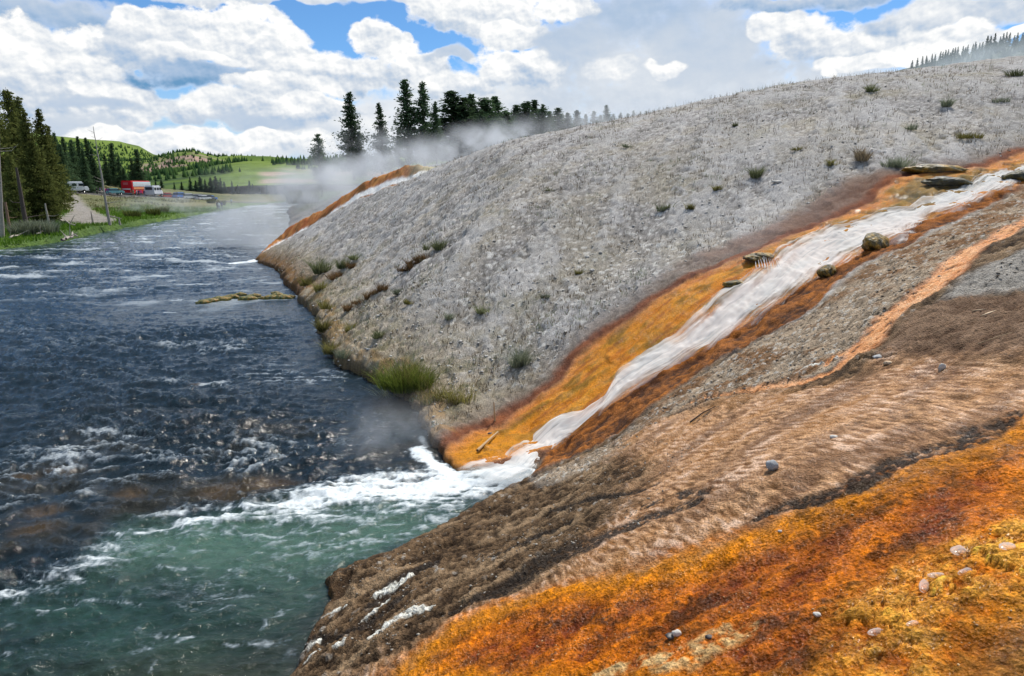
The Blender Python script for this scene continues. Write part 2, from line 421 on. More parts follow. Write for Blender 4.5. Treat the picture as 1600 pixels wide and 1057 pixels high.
def stroke(pix, width, soft=None, wob=1.0, taper=True):
    """mask of a painted-on streak of real width (m) along a line on the ground"""
    P = G(pix); o = np.zeros(x.shape, np.float32); m_ = near(P, width * 3 + .2)
    if m_.any():
        xx = x[m_] + wob * (wx[m_] - x[m_]); yy = y[m_] + wob * (wy[m_] - y[m_])
        d, a = seg_dist(xx, yy, P)
        wd = width * (np.sqrt(np.clip(4 * a * (1 - a), 0, 1)) if taper else 1)
        o[m_] = 1 - sst(0.55, 1.15, d / np.maximum(wd, 1e-3))
    return o

S_LEFT = [(1600,262),(1560,270),(1535,278),(1500,300),(1480,304),(1440,316),(1420,328),(1385,332),(1350,345),(1300,358),(1280,370),(1240,386),(1222,397),(1205,418),(1190,432),(1160,455),(1130,475),(1108,497),(1080,520),(1050,545),(1010,572),(980,595),(958,622),(930,650),(900,674),(865,692),(845,708),(815,723),(780,727),(745,734),(712,746)]
S_RIGHT = [(1606,278),(1590,290),(1578,298),(1560,306),(1530,316),(1500,330),(1460,340),(1440,352),(1415,372),(1398,380),(1370,386),(1345,398),(1322,417),(1282,428),(1262,443),(1222,472),(1190,497),(1155,520),(1119,540),(1085,557),(1045,580),(1009,601),(975,622),(944,645),(918,664),(898,682),(866,706),(840,730),(826,748),(810,765),(790,775)]
O_LEFT = [(1640,236),(1600,240),(1575,250),(1545,264),(1500,268),(1440,274),(1400,283),(1375,300),(1364,316),(1300,345),(1232,373),(1171,401),(1097,430),(1040,462),(987,500),(940,530),(900,563),(876,598),(845,620),(810,641),(782,666),(742,681),(710,694),(685,705),(693,722),(706,745)]
B_LEFT = [(1640,215),(1560,240),(1500,256),(1400,268),(1330,282),(1260,330),(1170,375),(1090,405),(1030,440),(975,480),(925,515),(885,552),(850,592),(805,620),(770,645),(720,660),(690,672),(660,680),(690,722),(706,745)]
orange1 = O_LEFT + [(745,734),(800,727),(850,716),(900,681),(1000,605),(1119,540),(1222,472),(1322,417),(1440,352),(1560,306),(1660,275)]
brown1 = B_LEFT + [(800,727),(900,681),(1000,605),(1119,540),(1222,472),(1322,417),(1440,352),(1560,306),(1660,275)]
rust_r = S_RIGHT[2:-3] + [(829,747),(862,735),(900,716),(950,690),(1000,655),(1031,634),(1097,583),(1140,556),(1180,535),(1250,497),(1294,462),(1350,415),(1400,395),(1440,372),(1500,342),(1545,322),(1590,300)]
orange_fg = [(1700,590),(1600,648),(1500,702),(1400,738),(1300,778),(1200,822),(1100,856),(1000,886),(900,910),(800,936),(700,982),(640,1022),(585,1075),(1700,1200)]
tan_fg = [(1700,560),(1600,566),(1480,556),(1380,560),(1330,590),(1240,606),(1120,624),(1050,650),(960,700),(1000,740),(980,800),(900,860),(850,905),(780,935),(690,975),(600,1040),(600,1100),(1700,1200)]
greyR = [(1700,345),(1600,392),(1520,425),(1480,455),(1470,475),(1540,462),(1600,452),(1700,430)]
brownR = [(1700,430),(1600,455),(1480,470),(1420,500),(1370,545),(1350,575),(1420,570),(1500,560),(1600,566),(1700,560)]
gravelR = [(1700,250),(1600,292),(1560,318),(1450,372),(1350,420),(1300,465),(1250,500),(1180,538),(1097,586),(1020,645),(960,690),(900,722),(830,752),(860,760),(960,712),(1060,645),(1150,618),(1240,600),(1310,570),(1390,490),(1470,440),(1500,400),(1600,350),(1700,310)]

def mixc(C, c, m_, var=None):
    m_ = np.clip(m_, 0, 1)[:, None]; c = np.asarray(c, np.float32)
    if c.ndim == 1: c = c[None]
    return C * (1 - m_) + c * m_
def two(a, b, f): 
    f = np.clip(f, 0, 1)[:, None]; return np.asarray(a, np.float32)[None] * (1 - f) + np.asarray(b, np.float32)[None] * f

n1 = fbm(x * .35, y * .35, 4, 21); n2 = fbm(x * 1.6, y * 1.6, 4, 22); n3 = fbm(x * 7, y * 7, 3, 23); n4 = perlin(x * 22, y * 22, 24); n5 = perlin(x * 45, y * 45, 25)
# coarse chips of sinter: random facets
cd1, cd2, cv = cells(x * 6.5, y * 6.5, 3); ed1, ed2, ev = cells(x * 16, y * 16, 4)
chip = sst(0.02, 0.22, cd2 - cd1); chip2 = sst(0.02, 0.25, ed2 - ed1)

dist_m = np.maximum(1, r)
mound = np.ones(len(x), np.float32)
# ---- base grey sinter
g = .285 + .09 * n1 + .09 * n2 + .09 * n3 + .09 * (cv - .5) + .085 * (ev - .5) + .05 * n4
g = np.clip(g * (1 + .28 * fbm(x * .13 + 3, y * .13, 3, 27)), .05, .6)
g = g * 1.07
C = np.stack([g * 1.05, g * 1.0, g * .965], 1)
warm = sst(-.45,.30,n1 + .25 * n2 + .02 * (22 - r))
C = mixc(C, np.stack([g * 1.08, g * .97, g * .80], 1), warm * .85)
C = mixc(C, (.62,.61,.58), sst(.80, .93, cv) * chip * (.35 + .6 * sst(30, 16, r)))
C = mixc(C, (.68,.66,.63), sst(.88, .97, ev) * chip2 * .7)
C = mixc(C, (.085, .078, .066), sst(.90, .98, 1 - cv) * chip * .5 + sst(.86, .97, 1 - ev) * .45)
# runnels down the slope (paler and darker stripes following the fall line)
fall = ridged((x * .93 - y * .37) * .75 + .5 * n2, (x * .37 + y * .93) * .10, 3, 31)
C = mixc(C, (.47,.46,.455), sst(.35,.80, fall) * .60)
C = mixc(C, (.23,.215,.18), sst(.35, .8, ridged((x * .90 - y * .43) * .55 + .6 * n2, (x * .43 + y * .90) * .09, 3, 32)) * .30)
# dull olive plant cover low on the mound and in patches higher up
olive = sst(.05, .55, n1 + .5 * n2 + sst(22, 14, r) * .35 * (x < 1.5) - .12)
C = mixc(C, (.17,.16,.095), olive * .5 * (0.5 + 0.5 * sst(-.2, .3, n3)))
warmshore = sst(3.2, .2, dsh) * (y > 12.6)
C = mixc(C, two((.25,.19,.11), (.46,.38,.26), .5 + n3 + .5*n2), warmshore * .75)
C = mixc(C, (.12,.115,.05), sst(2.6,.6,dsh) * (y > 12.6) * sst(.0,.3,n2) * .6)
grow = (y < 12.6).astype(np.float32)

bump = 0.012 * n4 + 0.03 * n3 + .06 * n2 + .012 * chip * cv + .006 * chip2 * ev
bump = bump + .09 * sst(.1, .9, fall)
wet = np.full(len(x), .0, np.float32)

# ---- brown margin beside the hot stream
bsd = zsd(brown1, 4.0); b1 = np.clip(sst(-1.1, .5, bsd + .5 * n2), 0, 1) * sst(-.9, .2, bsd + .9 * sst(17, 15, y) * 0)
C = mixc(C, two((.105,.070,.052), (.25,.20,.165), .45 + n2 + n3), b1 * .80)
C = mixc(C, two((.14,.062,.035), (.21,.12,.085), .5 + n2), b1 * sst(17.0, 18.8, y) * sst(22.5, 20.5, y) * .75)
pale_b = sst(.2, .5, n2 + .3 * n3) * b1
# ---- orange mats left of the hot stream
so = zsd(orange1); o1 = sst(-.06, .07, so)
dred = sst(.34, .04, np.abs(so + .10)) * (so > -.75) * (so < .5)
C = mixc(C, two((.11,.035,.02), (.26,.075,.022), .5 + n2 * 1.2), dred * .85 * (1 - .6 * o1))
flow_u = (x * .86 + y * .51); flow_v = (-x * .51 + y * .86)
fs = fbm(flow_u * .7 + .3 * n2, flow_v * 3.2 + .5 * n2, 4, 41)
fs2 = fbm(flow_u * 1.3 + .5 * n2, flow_v * 8 + .6 * n2, 4, 42)
Oc = two((.50,.160,.006), (.74,.34,.03), .5 + 1.3 * fs)
Oc = mixc(Oc, (.17,.10,.012), sst(-.02, .30, fs * .9 + n2 * .55) * .80)
Oc = mixc(Oc, (.27,.075,.02), sst(.05, .35, fs2 * .8 - n2 * .4) * .65)
Oc = mixc(Oc, (.74,.36,.10), sst(.15, .5, -fs2 * .8 + n3 * .5) * .5)
up = sst(16.5, 19.0, y)
Oc = mixc(Oc, two((.055,.05,.008), (.30,.17,.015), .45 + n2 * 1.4 + n3), up * sst(.2, .8, so) * .9)
low = sst(13.4, 12.4, y)
Oc = mixc(Oc, (.55,.23,.008), low * .7); Oc = mixc(Oc, (.12,.06,.01), low * sst(.1,.5,n3+n2*.6) * .55)
Oc = mixc(Oc, (.55,.22,.10), sst(.35,.05, so) * .55)
C = mixc(C, Oc, o1)
# terraces in the orange mats
tz = h0 * 2.6 + 1.1 * fbm(x * .8, y * .8, 3, 43)
tf = tz - np.floor(tz); terr = (sst(.0, .16, tf) * 1.0 - tf)
bfl = .05 * ridged(flow_u * .9 + .4 * n2, flow_v * 2.6 + .5 * n2, 3, 44)
terr = terr * sst(.05, .45, n1 + .5 * n2 + .8 * up - .1)
bump = bump * (1 - o1) + o1 * (.09 * terr + bfl + .03 * fs2 + .05 * fs + .02 * n3 + .03 * n2)
ledge = sst(.16, .02, tf) * o1 * sst(.05, .45, n1 + .5 * n2 + .8 * up - .1)
C = mixc(C, (.05,.035,.012), ledge * .75)
wet = np.maximum(wet, o1 * .75)

# ---- rust band right of the hot stream
rr = zone(rust_r, .07)
rs_ = fbm(flow_u * 1.0 + .4 * n2, flow_v * 5, 4, 48)
C = mixc(C, two((.06,.022,.009), (.40,.135,.022), .42 + n2 * .9 + .9 * n3 + .9 * rs_), rr * .95)
bump = bump + rr * (.05 * n2 + .05 * rs_)
# ---- grey-beige gravel crust
gr = zone(gravelR, .14) * (1 - rr)
gg = .24 + .12 * (ev - .5) + .10 * (cv - .5) + .07 * n3 + .06 * n4
gg = gg + .05 * n2
C = mixc(C, np.stack([gg * 1.38, gg * 1.08, gg * .78], 1), gr)
C = mixc(C, two((.10,.045,.016), (.24,.12,.05), .5 + n3 + .5 * n4), gr * sst(-.12, .28, n2 + .5 * n1 + .03 * (x - 7)) * .85)
C = mixc(C, (.5,.48,.44), gr * sst(.86,.96,ev) * chip2 * .9)
C = mixc(C, (.04,.028,.018), gr * sst(.90,.98,1-ev) * .7)
bump = bump * (1 - gr * .5) + gr * (.02 * n3 + .012 * n4 + .02 * chip * cv + .014 * chip2 * ev + .03 * n2)

# ---- dark brown rock in front (right bank at the river)
tsd = zsd(tan_fg, 4.0); ta = sst(-.35, .35, tsd + .30 * n2 + .22 * n3)
rock = grow * (1 - gr) * (1 - rr) * (1 - o1) * (1 - b1)
rk = two((.030,.018,.010), (.165,.105,.058), .45 + .9 * n2 + 1.2 * n3 + .7 * n4)
C = mixc(C, rk, rock)
C = mixc(C, (.34,.235,.14), rock * sst(.02,.45, fbm(flow_u * .8, flow_v * 2.6, 4, 51) + .35 * n3) * .75)
C = mixc(C, (.36,.33,.29), rock * sst(.90,.97,ev) * chip2 * sst(-.1,.35,n2) * .9)
wet = np.maximum(wet, rock * .35)
bump = bump * (1 - rock * .6) + rock * (.036 * n3 + .045 * n2 + .016 * n4 + .04 * fbm(flow_u * .9, flow_v * 3.5, 4, 52) + .008 * ev * chip2)
# ---- brown and grey patches at the right
gR = zone(greyR, .12); bR = zone(brownR, .15)
C = mixc(C, np.stack([gg * 1.12, gg * 1.05, gg * .95], 1), gR * .95)
C = mixc(C, two((.10,.055,.032), (.24,.155,.10), .5 + 1.0 * n2 + .9 * n3), bR * .95)
# ---- tan filament mats: fine fish-scale streaks across the slope
qx, qy = x + .05 * n2, y + .05 * n2
st1 = fbm((qx * .19 - qy * .98) * 4.2 + .5 * n2, (qx * .98 + qy * .19) * 20, 3, 61)
st2 = fbm((qx * .19 - qy * .98) * 9, (qx * .98 + qy * .19) * 38, 2, 62)
Tc = two((.13,.055,.018), (.68,.42,.24), .50 + 1.15 * st1 + .6 * st2 + .5 * n1)
Tc = mixc(Tc, (.85,.64,.52), sst(.12,.5, st1 + .8 * n2) * .75)
Tc = mixc(Tc, (.11,.055,.015), sst(.2,.55, -st1 * .7 - n2 * .9) * .6)
tl_ = fbm(flow_u * .45 + .3 * n2, flow_v * 1.5, 4, 65)
Tc = mixc(Tc, (.16,.085,.045), sst(.0, .35, tl_) * .6); Tc = mixc(Tc, (.36,.17,.045), sst(.0, .35, -tl_ + .2 * n2) * .5)
C = mixc(C, Tc, ta)
wet = np.maximum(wet * (1 - ta), ta * .8)
bump = bump * (1 - ta) + ta * (.009 * st1 + .006 * st2 + .030 * n2 + .03 * fbm(flow_u * 1.2, flow_v * 2.4, 3, 64) + .05 * n1)

# ---- orange mats in the foreground
sg = zsd(orange_fg, 4.0); og = sst(-.22, .20, sg + .12 * n2 + .10 * n3)
fu = fbm((x * .85 + y * .53) * .9 + .4 * n2, (-x * .53 + y * .85) * 3.2 + .5 * n2, 4, 71)
k1, k2, kv = cells(x * 6 + .9 * n3 + .8 * n2, y * 9 + .9 * n4 + 1.2 * n2, 7); kn = sst(.01, .12, k2 - k1 + .05 * n3)
Og = two((.17,.034,.001), (.64,.185,.004), .47 + 1.1 * fu + .5 * n3 + .25 * n4)
Og = mixc(Og, (.085,.026,.004), sst(-.02, .36, fbm(x * 1.9 + .5*n3, y * 2.6, 4, 72) + .45 * n3 + .3 * n4 - .04) * .88)
edge = sst(.55, .12, sg) * sst(-.1,.12,sg)
Og = mixc(Og, two((.46,.175,.004), (.68,.245,.003), .5 + n3 + st1), edge * .85)
gold = zone([(1300,1100),(1330,960),(1420,885),(1480,850),(1650,820),(1700,1000),(1560,930),(1470,1010),(1480,1100)], .22)
gold = np.clip(gold * (.75 + .6 * n2), 0, 1)
Og = mixc(Og, two((.46,.13,.004), (.95,.50,.10), .25 + .9 * n3 + .6 * kv), gold * (.5 + .5 * kn))
Og = mixc(Og, (.05,.020,.005), gold * (1 - kn) * sst(-.1,.3,n2+n3+.1) * .95)
palep = np.maximum(stroke([(1010,1062),(1100,1012),(1185,980)], .17), stroke([(900,1070),(1000,1040),(1060,1020)], .10))
Og = mixc(Og, two((.42,.24,.12), (.62,.47,.34), .5 + n3 + st1), palep * .85 * sst(-.35,.2,n3+.5*n4))
dk = np.maximum(stroke([(1010,1020),(1080,985),(1150,965)], .07), stroke([(1230,830),(1330,790),(1480,745),(1640,690)], .30))
Og = mixc(Og, (.07,.032,.010), dk * .55 * sst(-.3,.3,n3+n4*.5))
br_c = zone([(1500,1100),(1540,1010),(1620,960),(1700,1000),(1700,1150)], .15)
Og = mixc(Og, two((.06,.03,.018), (.22,.12,.05), .5 + n3 + n4), br_c * .8)
Og = Og * (.62 + .76 * np.clip(.5 * ev + .5 * chip2 * (.3 + ev), 0, 1))[:, None]
C = mixc(C, Og, og)
wet = np.maximum(wet * (1 - og), og * .9)
bump = bump * (1 - og) + og * (.040 * fu + .026 * n3 + .010 * n4 + .02 * ridged(x * 4 + n2, y * 5, 3, 77) + .05 * n2 + gold * (.034 * kn * (.3 + kv)) + .007 * chip2 * ev + .008 * st1)

# ---- dark bands through the tan mat
band = np.zeros(len(x), np.float32)
for P_, w_ in [([(700,960),(800,912),(850,880),(900,858),(960,832),(1040,800),(1100,778)], .26), ([(860,800),(940,782),(1000,768),(1045,748)], .13),
               ([(1600,640),(1500,690),(1420,715),(1340,758),(1250,795),(1180,815)], .17), ([(560,960),(600,935),(640,900),(700,872)], .16), ([(470,985),(520,1000),(560,985),(640,930)], .10),
               ([(1000,790),(1060,772),(1110,770)], .10), ([(760,880),(840,842),(900,815)], .10), ([(1080,665),(1110,645),(1125,635)], .035)]:
    band = np.maximum(band, stroke(P_, w_, wob=1.6) )
band *= sst(-.55, -.02, n3 + .6 * n4 + .4 * n2 + .4 * st1)
C = mixc(C, two((.006,.005,.005), (.045,.036,.030), .4 + n4 + n3), band * .95)
bump = bump + band * (.02 * n4 - .02)
# white mineral patches on the dark rock
wp = np.zeros(len(x), np.float32)
for P_, w_ in [([(577,1000),(600,984),(625,968),(652,958),(682,951)], .085), ([(582,932),(602,925),(628,914),(648,902)], .085), ([(444,1040),(462,1022),(485,1008),(505,1000)], .10), ([(470,1036),(490,1022),(500,1016)], .035),
               ([(560,976),(580,962),(592,950),(612,938)], .03), ([(500,962),(520,955),(545,945)], .022), ([(515,1022),(530,1012),(536,1006)], .035), ([(1240,588),(1260,580),(1290,568)], .03),
               ([(835,758),(860,742)], .02)]:
    wp = np.maximum(wp, stroke(P_, w_, wob=.9))
C = mixc(C, two((.55,.54,.48), (.85,.85,.78), .5 + n4), wp * sst(-.5,-.05,n3+.5*n4))
bump = bump + wp * .012
# ---- the small orange rivulet
riv = np.maximum.reduce([stroke([(1640,330),(1600,350),(1560,372),(1500,402),(1472,440)], .27, taper=False), stroke([(1480,432),(1440,462),(1390,495),(1370,520),(1345,545)], .25, taper=False),
     stroke([(1350,540),(1310,574),(1262,594),(1240,600),(1180,608)], .085, taper=False), stroke([(1250,598),(1120,618),(1070,636)], .045, taper=False), stroke([(1350,545),(1300,560),(1285,575)], .05)])
rv = riv * sst(-.45,.05, n2 + .5 * n3 + .25)
rq = ridged(flow_u * 2.2 + .5 * n2, flow_v * 7 + .6 * n2, 3, 83)
rv = rv * sst(-.05, .22, rq + .45 * n2 + .6 * n3 + .05)
C = mixc(C, two((.55,.15,.012), (.88,.52,.32), .22 + .55 * rq + .7 * n2 + .4 * n3), rv * .95)
C = mixc(C, (.12,.05,.018), riv * (1 - rv) * .85)
wet = np.maximum(wet, riv * .7); bump = bump * (1 - riv * .6) - riv * .03 + rv * .03 * ridged(x * 5, y * 5, 3, 81)
dl = np.maximum(stroke([(1230,604),(1180,612),(1110,622),(1080,640),(1040,655)], .05, wob=.7), stroke([(1340,560),(1380,560),(1400,555)], .05))
C = mixc(C, (.025,.018,.012), dl * .8); bump = bump - dl * .05

# ---- waterline: wet dark lip, ledges
lip = sst(.34, .06, dsh + .07 * n2)
C = mixc(C, two((.035,.022,.013), (.13,.07,.03), .5 + n3), lip * .85)
C = mixc(C, (.34,.19,.06), sst(.30,.16,np.abs(dsh-.42)) * (y > 12.8) * sst(.0,.3,n2+.2) * .5)
C = mixc(C, (.12,.045,.012), sst(1.7,.3,dsh) * (y > 30) * .6)
wet = np.maximum(wet, lip * .8)
shelf = sst(-.04, .16, dsh)
cap = .16 + .04 * n2 + np.clip(dsh, 0, 99) * np.where(y > 12.9, .62, .80); kk = np.clip(.5 + .5 * (cap - h0) / .35, 0, 1)
hz = np.maximum((cap * (1 - kk) + h0 * kk - .35 * kk * (1 - kk)), .10)
lowbank = (y > 12.9) * sst(2.5, .4, dsh)
strat = h0 * 9 + .8 * n2; stf = strat - np.floor(strat)
bump = bump + lowbank * .05 * (sst(0, .5, stf) - stf)
# second hot stream behind the crest: orange bank and white water
s2 = [(400,403),(430,390),(470,370),(500,354),(560,322),(600,296),(640,280),(700,262),(650,268),(600,284),(560,300),(520,325),(480,350),(440,375),(415,392)]
P2 = [aty(px, py, yy)[:2] for px, py, yy in [(396,402,47.5),(430,386,49),(500,351,48.5),(560,315,47.),(600,292,46),(640,279,44.5),(700,262,43)]]
d2_, a2 = seg_dist(wx, wy, P2)
side = y - np.interp(x, [p[0] for p in P2], [p[1] for p in P2])
o2 = sst(4.2, 3.4, d2_) * (side > -.2)
C = mixc(C, two((.40,.13,.05), (.60,.28,.09), .5 + n2 + fs), o2 * sst(-3, -7, x))
C = mixc(C, (.10,.05,.02), o2 * sst(.05,.4,n2 + n1) * .8)
C = mixc(C, (.45,.42,.30), o2 * sst(-8, -5, x))
hz = hz + .75 * np.exp(-((side - 2.9) / .9) ** 2) * sst(-4.5,-7,x) * sst(-18.5,-16.5,x) - .25 * np.exp(-((side - .6) / .6) ** 2) * sst(-4,-6,x) + o2 * sst(-4,-6,x) * (.16 * fbm(x * .8, y * .8, 3, 171) + .06 * n3)
w2 = sst(.55, .35, np.abs(side - 1.35) + .15 * n2) * sst(-4.5,-6.5,x)
C = mixc(C, (.80,.80,.78), w2)
# behind the crest everything is pale steaming ground
C = mixc(C, C * np.array([1.0, .94, .60], np.float32), sst(.5, .9, wet) * (1 - ta * (1 - og))); C = mixc(C, C * np.array([1.0, .93, .84], np.float32), ta * (1 - og)); C = np.clip(C, .003, .9)
zz_ = (hz + bump * sst(.05,.4,dsh)) * shelf + (-.9) * (1 - shelf)
me = np_mesh('near_bank', np.stack([x, y, zz_], 1), F4)
set_col(me, 'Col', C); set_f(me, 'wet', wet); set_f(me, 'fil', np.clip(ta + og * .5, 0, 1))
print('near bank', len(x), len(F4), time.time() - T0)

m, t = material('sinter_and_mats')
Pn = t.n('ShaderNodeNewGeometry').outputs['Position']
ca = t.attr('Col'); wt_ = t.attr('wet', 'Fac')
g1 = t.noise(Pn, 28, 5, 0.65); g2 = t.noise(Pn, 95, 3, 0.6)
gv = t.voro(Pn, 42)
f = t.m('MULTIPLY_ADD', g1, 1.7, 0.15); f = t.m('MULTIPLY', f, t.m('MULTIPLY_ADD', g2, 1.3, 0.35))
cc = t.scale(ca, f)
speck = t.smooth(t.noise(Pn, 60, 2, 0.5), 0.66, 0.76)
cc = t.mix(t.m('MULTIPLY', speck, 0.35), cc, t.scale(ca, 1.9))
rough = t.m('ADD', t.mixf(wt_, 0.95, 0.55), t.m('MULTIPLY_ADD', g1, 0.3, -0.15))
b = principled(t, Base_Color=cc, Roughness=rough)
t.put(b.inputs['Coat Weight'], t.m('MULTIPLY', t.smooth(wt_, .45, .85), t.m('MULTIPLY_ADD', t.smooth(t.noise(Pn, 3.5, 4, .6), .42, .62), .50, .06)))
b.inputs['Coat Roughness'].default_value = 0.16; b.inputs['Coat IOR'].default_value = 1.33
t.put(b.inputs['Specular IOR Level'], t.mixf(wt_, 0.10, t.mixf(t.smooth(g2, 0.60, 0.70), 0.06, 0.8)))
hh = t.m('ADD', t.m('ADD', g1, t.m('MULTIPLY', g2, 0.4)), t.m('MULTIPLY', gv, 0.6))
nrm_ = t.bump(hh, 1.0, 0.024); t.l.new(nrm_, b.inputs['Normal']); t.l.new(t.bump(t.m('ADD', t.noise(Pn, 38, 4, .6), gv), 1.0, 0.016), b.inputs['Coat Normal'])
t.l.new(b.outputs[0], t.out.inputs[0])
MAT_GROUND = m
tag(link('near_bank', me, MAT_GROUND), kind='structure')

def surf_h(px_, py_):
    """finished height of the near bank at world points (nearest vertex of the sheet)"""
    px_ = np.atleast_1d(px_); py_ = np.atleast_1d(py_)
    a = np.arctan2(px_, py_); rr_ = np.hypot(px_, py_)
    ia = np.clip(np.round((np.degrees(a) + 30) / 0.1).astype(int), 0, 731)
    ir = np.clip(np.round(np.interp(rr_, rs_d, np.arange(nr))).astype(int), 0, nr - 1)
    gi = ir * nc + ia; ok = used[gi]
    return np.where(ok, zz_[np.clip(idx[gi], 0, len(zz_) - 1)], 0.0)

# ---------------------------------------------------------------- hot stream: white water running down the mats
def resample(P, n):
    P = np.asarray(P, float); s = np.r_[0, np.cumsum(np.hypot(*np.diff(P[:, :2], axis=0).T))]; u = np.linspace(0, s[-1], n)
    return np.stack([np.interp(u, s, P[:, k]) for k in range(P.shape[1])], 1)
NS, NW = 900, 64
Lw = resample(G(S_LEFT), NS); Rw = resample(G(S_RIGHT), NS)
cen = (Lw + Rw) / 2; wid = np.linalg.norm(Lw - Rw, axis=1)
grow_ = np.clip(.80 / np.maximum(wid, .1), 1, 2.6)[:, None]; Lw = Rw + (Lw - Rw) * grow_; cen = (Lw + Rw) / 2; wid = np.linalg.norm(Lw - Rw, axis=1)
arc = np.r_[0, np.cumsum(np.hypot(*np.diff(cen, axis=0).T))]
tt_ = np.linspace(-.45, 1.12, NW)
SX = Lw[:, None, 0] * (1 - tt_) + Rw[:, None, 0] * tt_; SY = Lw[:, None, 1] * (1 - tt_) + Rw[:, None, 1] * tt_
U = np.repeat(arc[:, None], NW, 1); V_ = tt_[None] * np.maximum(wid[:, None], .3)
sx, sy = SX.ravel().astype(np.float32), SY.ravel().astype(np.float32); su, sv = U.ravel().astype(np.float32), V_.ravel().astype(np.float32); stt = np.repeat(tt_[None], NS, 0).ravel()
hb = np.maximum(base_h(sx, sy), .03)
tz2 = hb * 2.6 + 1.1 * fbm(sx * .8, sy * .8, 3, 43); tf2 = tz2 - np.floor(tz2)
lump = .075 * fbm(su * 1.9 + .3 * perlin(sv * 2, su), sv * 2.2, 3, 91) + .010 * fbm(su * 1.2, sv * 7, 2, 92)
mid = np.where(stt > .5, (1.14 - stt) / .64, 1)
leftfan = np.interp(su / su.max(), [0, .35, .5, .62, .75, .9, 1], [.15, .2, .35, .75, .95, .7, .3])
mid = np.where(stt < .5, (stt + .12 + .45 * leftfan) / (.62 + .45 * leftfan), mid)
prof = sst(.0, .25, mid)
sz = hb + .04 * fbm(su * .8, sv * .4, 2, 96) + prof * (.10 + lump) - (1 - prof) * .05
sz = np.maximum(sz, .04 + .05 * prof)
silk = fbm(su * .55 + .25 * perlin(su * 2, sv * 2, 5), sv * 7, 4, 93); silk2 = fbm(su * 1.4, sv * 24, 3, 94)
alpha = np.clip(sst(.0, .62, mid + .45 * silk + .2 * silk2 + .25 * fbm(su * 1.2, sv * 1.5, 3, 95)) , 0, 1)
hole = sst(.05, .40, fbm(su * .8, sv * 2.2, 3, 97)) * sst(.95, .35, mid)
alpha = alpha * (1 - .60 * hole) * (.92 + .08 * sst(-.3, .3, silk)) * sst(1.0, .965, su / su.max())
me = np_mesh('hot_stream', np.stack([sx, sy, sz], 1), grid_faces(NS, NW))
set_f(me, 'alpha', alpha); set_f(me, 'silk', .5 + .7 * silk + .5 * silk2)
m, t = material('white_water')
sk = t.attr('silk', 'Fac'); al = t.attr('alpha', 'Fac')
c = t.ramp(sk, [(0.1, (.70,.74,.76)), (0.45, (.94,.95,.94)), (0.8, (.99,.99,.97))])
b = t.n('ShaderNodeBsdfDiffuse'); t.put(b.inputs['Color'], c)
tl = t.n('ShaderNodeBsdfTranslucent'); t.put(tl.inputs['Color'], c); m1 = t.n('ShaderNodeMixShader'); m1.inputs[0].default_value = 0.4
t.l.new(b.outputs[0], m1.inputs[1]); t.l.new(tl.outputs[0], m1.inputs[2]); b = m1
tr = t.n('ShaderNodeBsdfTransparent'); mx = t.n('ShaderNodeMixShader')
t.put(mx.inputs[0], t.m('MULTIPLY', al, 0.97)); t.l.new(tr.outputs[0], mx.inputs[1]); t.l.new(b.outputs[0], mx.inputs[2])
t.l.new(mx.outputs[0], t.out.inputs[0]); MAT_WHITE = m
tag(link('hot_stream', me, MAT_WHITE), kind='structure')

# ---------------------------------------------------------------- river
az_w = np.radians(np.concatenate([np.arange(-120, -50, 2.5), np.arange(-50, 10.01, 0.1)]))
rs_w = np.concatenate([np.geomspace(3.0, 60, 680), np.geomspace(60.6, 270, 120)])
wgx, wgy = polar(az_w, rs_w); nw_r, nw_c = len(rs_w), len(az_w)
dl1 = sdf(wgx, wgy, shore); dl2 = sdf(wgx, wgy, left_land); dl = np.maximum(dl1, dl2)
Fw = grid_faces(nw_r, nw_c, dl < .5)
uw = np.zeros(len(wgx), bool); uw[Fw.ravel()] = True; iw = np.cumsum(uw) - 1; Fw = iw[Fw]
X = wgx[uw]; Yw = wgy[uw]; dl1 = dl1[uw]; Rw_ = np.hypot(X, Yw); dlr = dl[uw]
calm = sst(0.2, 3.0, -dlr) * .6 + .4
bay = 1 - .62 * sst(4.5, 1.5, np.hypot((X + 13.5) / 1.6, (Yw - 28) / 1.4)) - .45 * sst(4, 1.5, np.hypot((X + 17) / 1.5, (Yw - 38) / 1.5))
qx = X + .35 * fbm(X * .5, Yw * .5, 2, 101); qy = Yw + .35 * fbm(X * .5, Yw * .5, 2, 102)
rot = .18; ax = qx * math.cos(rot) + qy * math.sin(rot); ay = -qx * math.sin(rot) + qy * math.cos(rot)
wv1 = ridged(ax * .42, ay * .80, 2, 103) ; wv2 = ridged(ax * 1.1 + .3 * wv1, ay * 2.1, 3, 104); wv3 = ridged(ax * 3.0 + .4*wv2, ay * 5.4, 3, 105); wv4 = fbm(ax * 8, ay * 14, 2, 106)
amp = .5 + .5 * sst(-.2, .4, fbm(X * .12, Yw * .16, 3, 107))
fine = sst(120, 30, Rw_)
sw = lambda v: np.sign(v) * np.abs(v) ** 1.4
amp = .65 + .45 * sst(-.3, .4, fbm(X * .12, Yw * .16, 3, 107))
zw = calm * bay * amp * (.11 * sw(wv1) + .125 * sw(wv2) + .062 * sw(wv3) * fine + .014 * wv4 * sst(45, 15, Rw_))
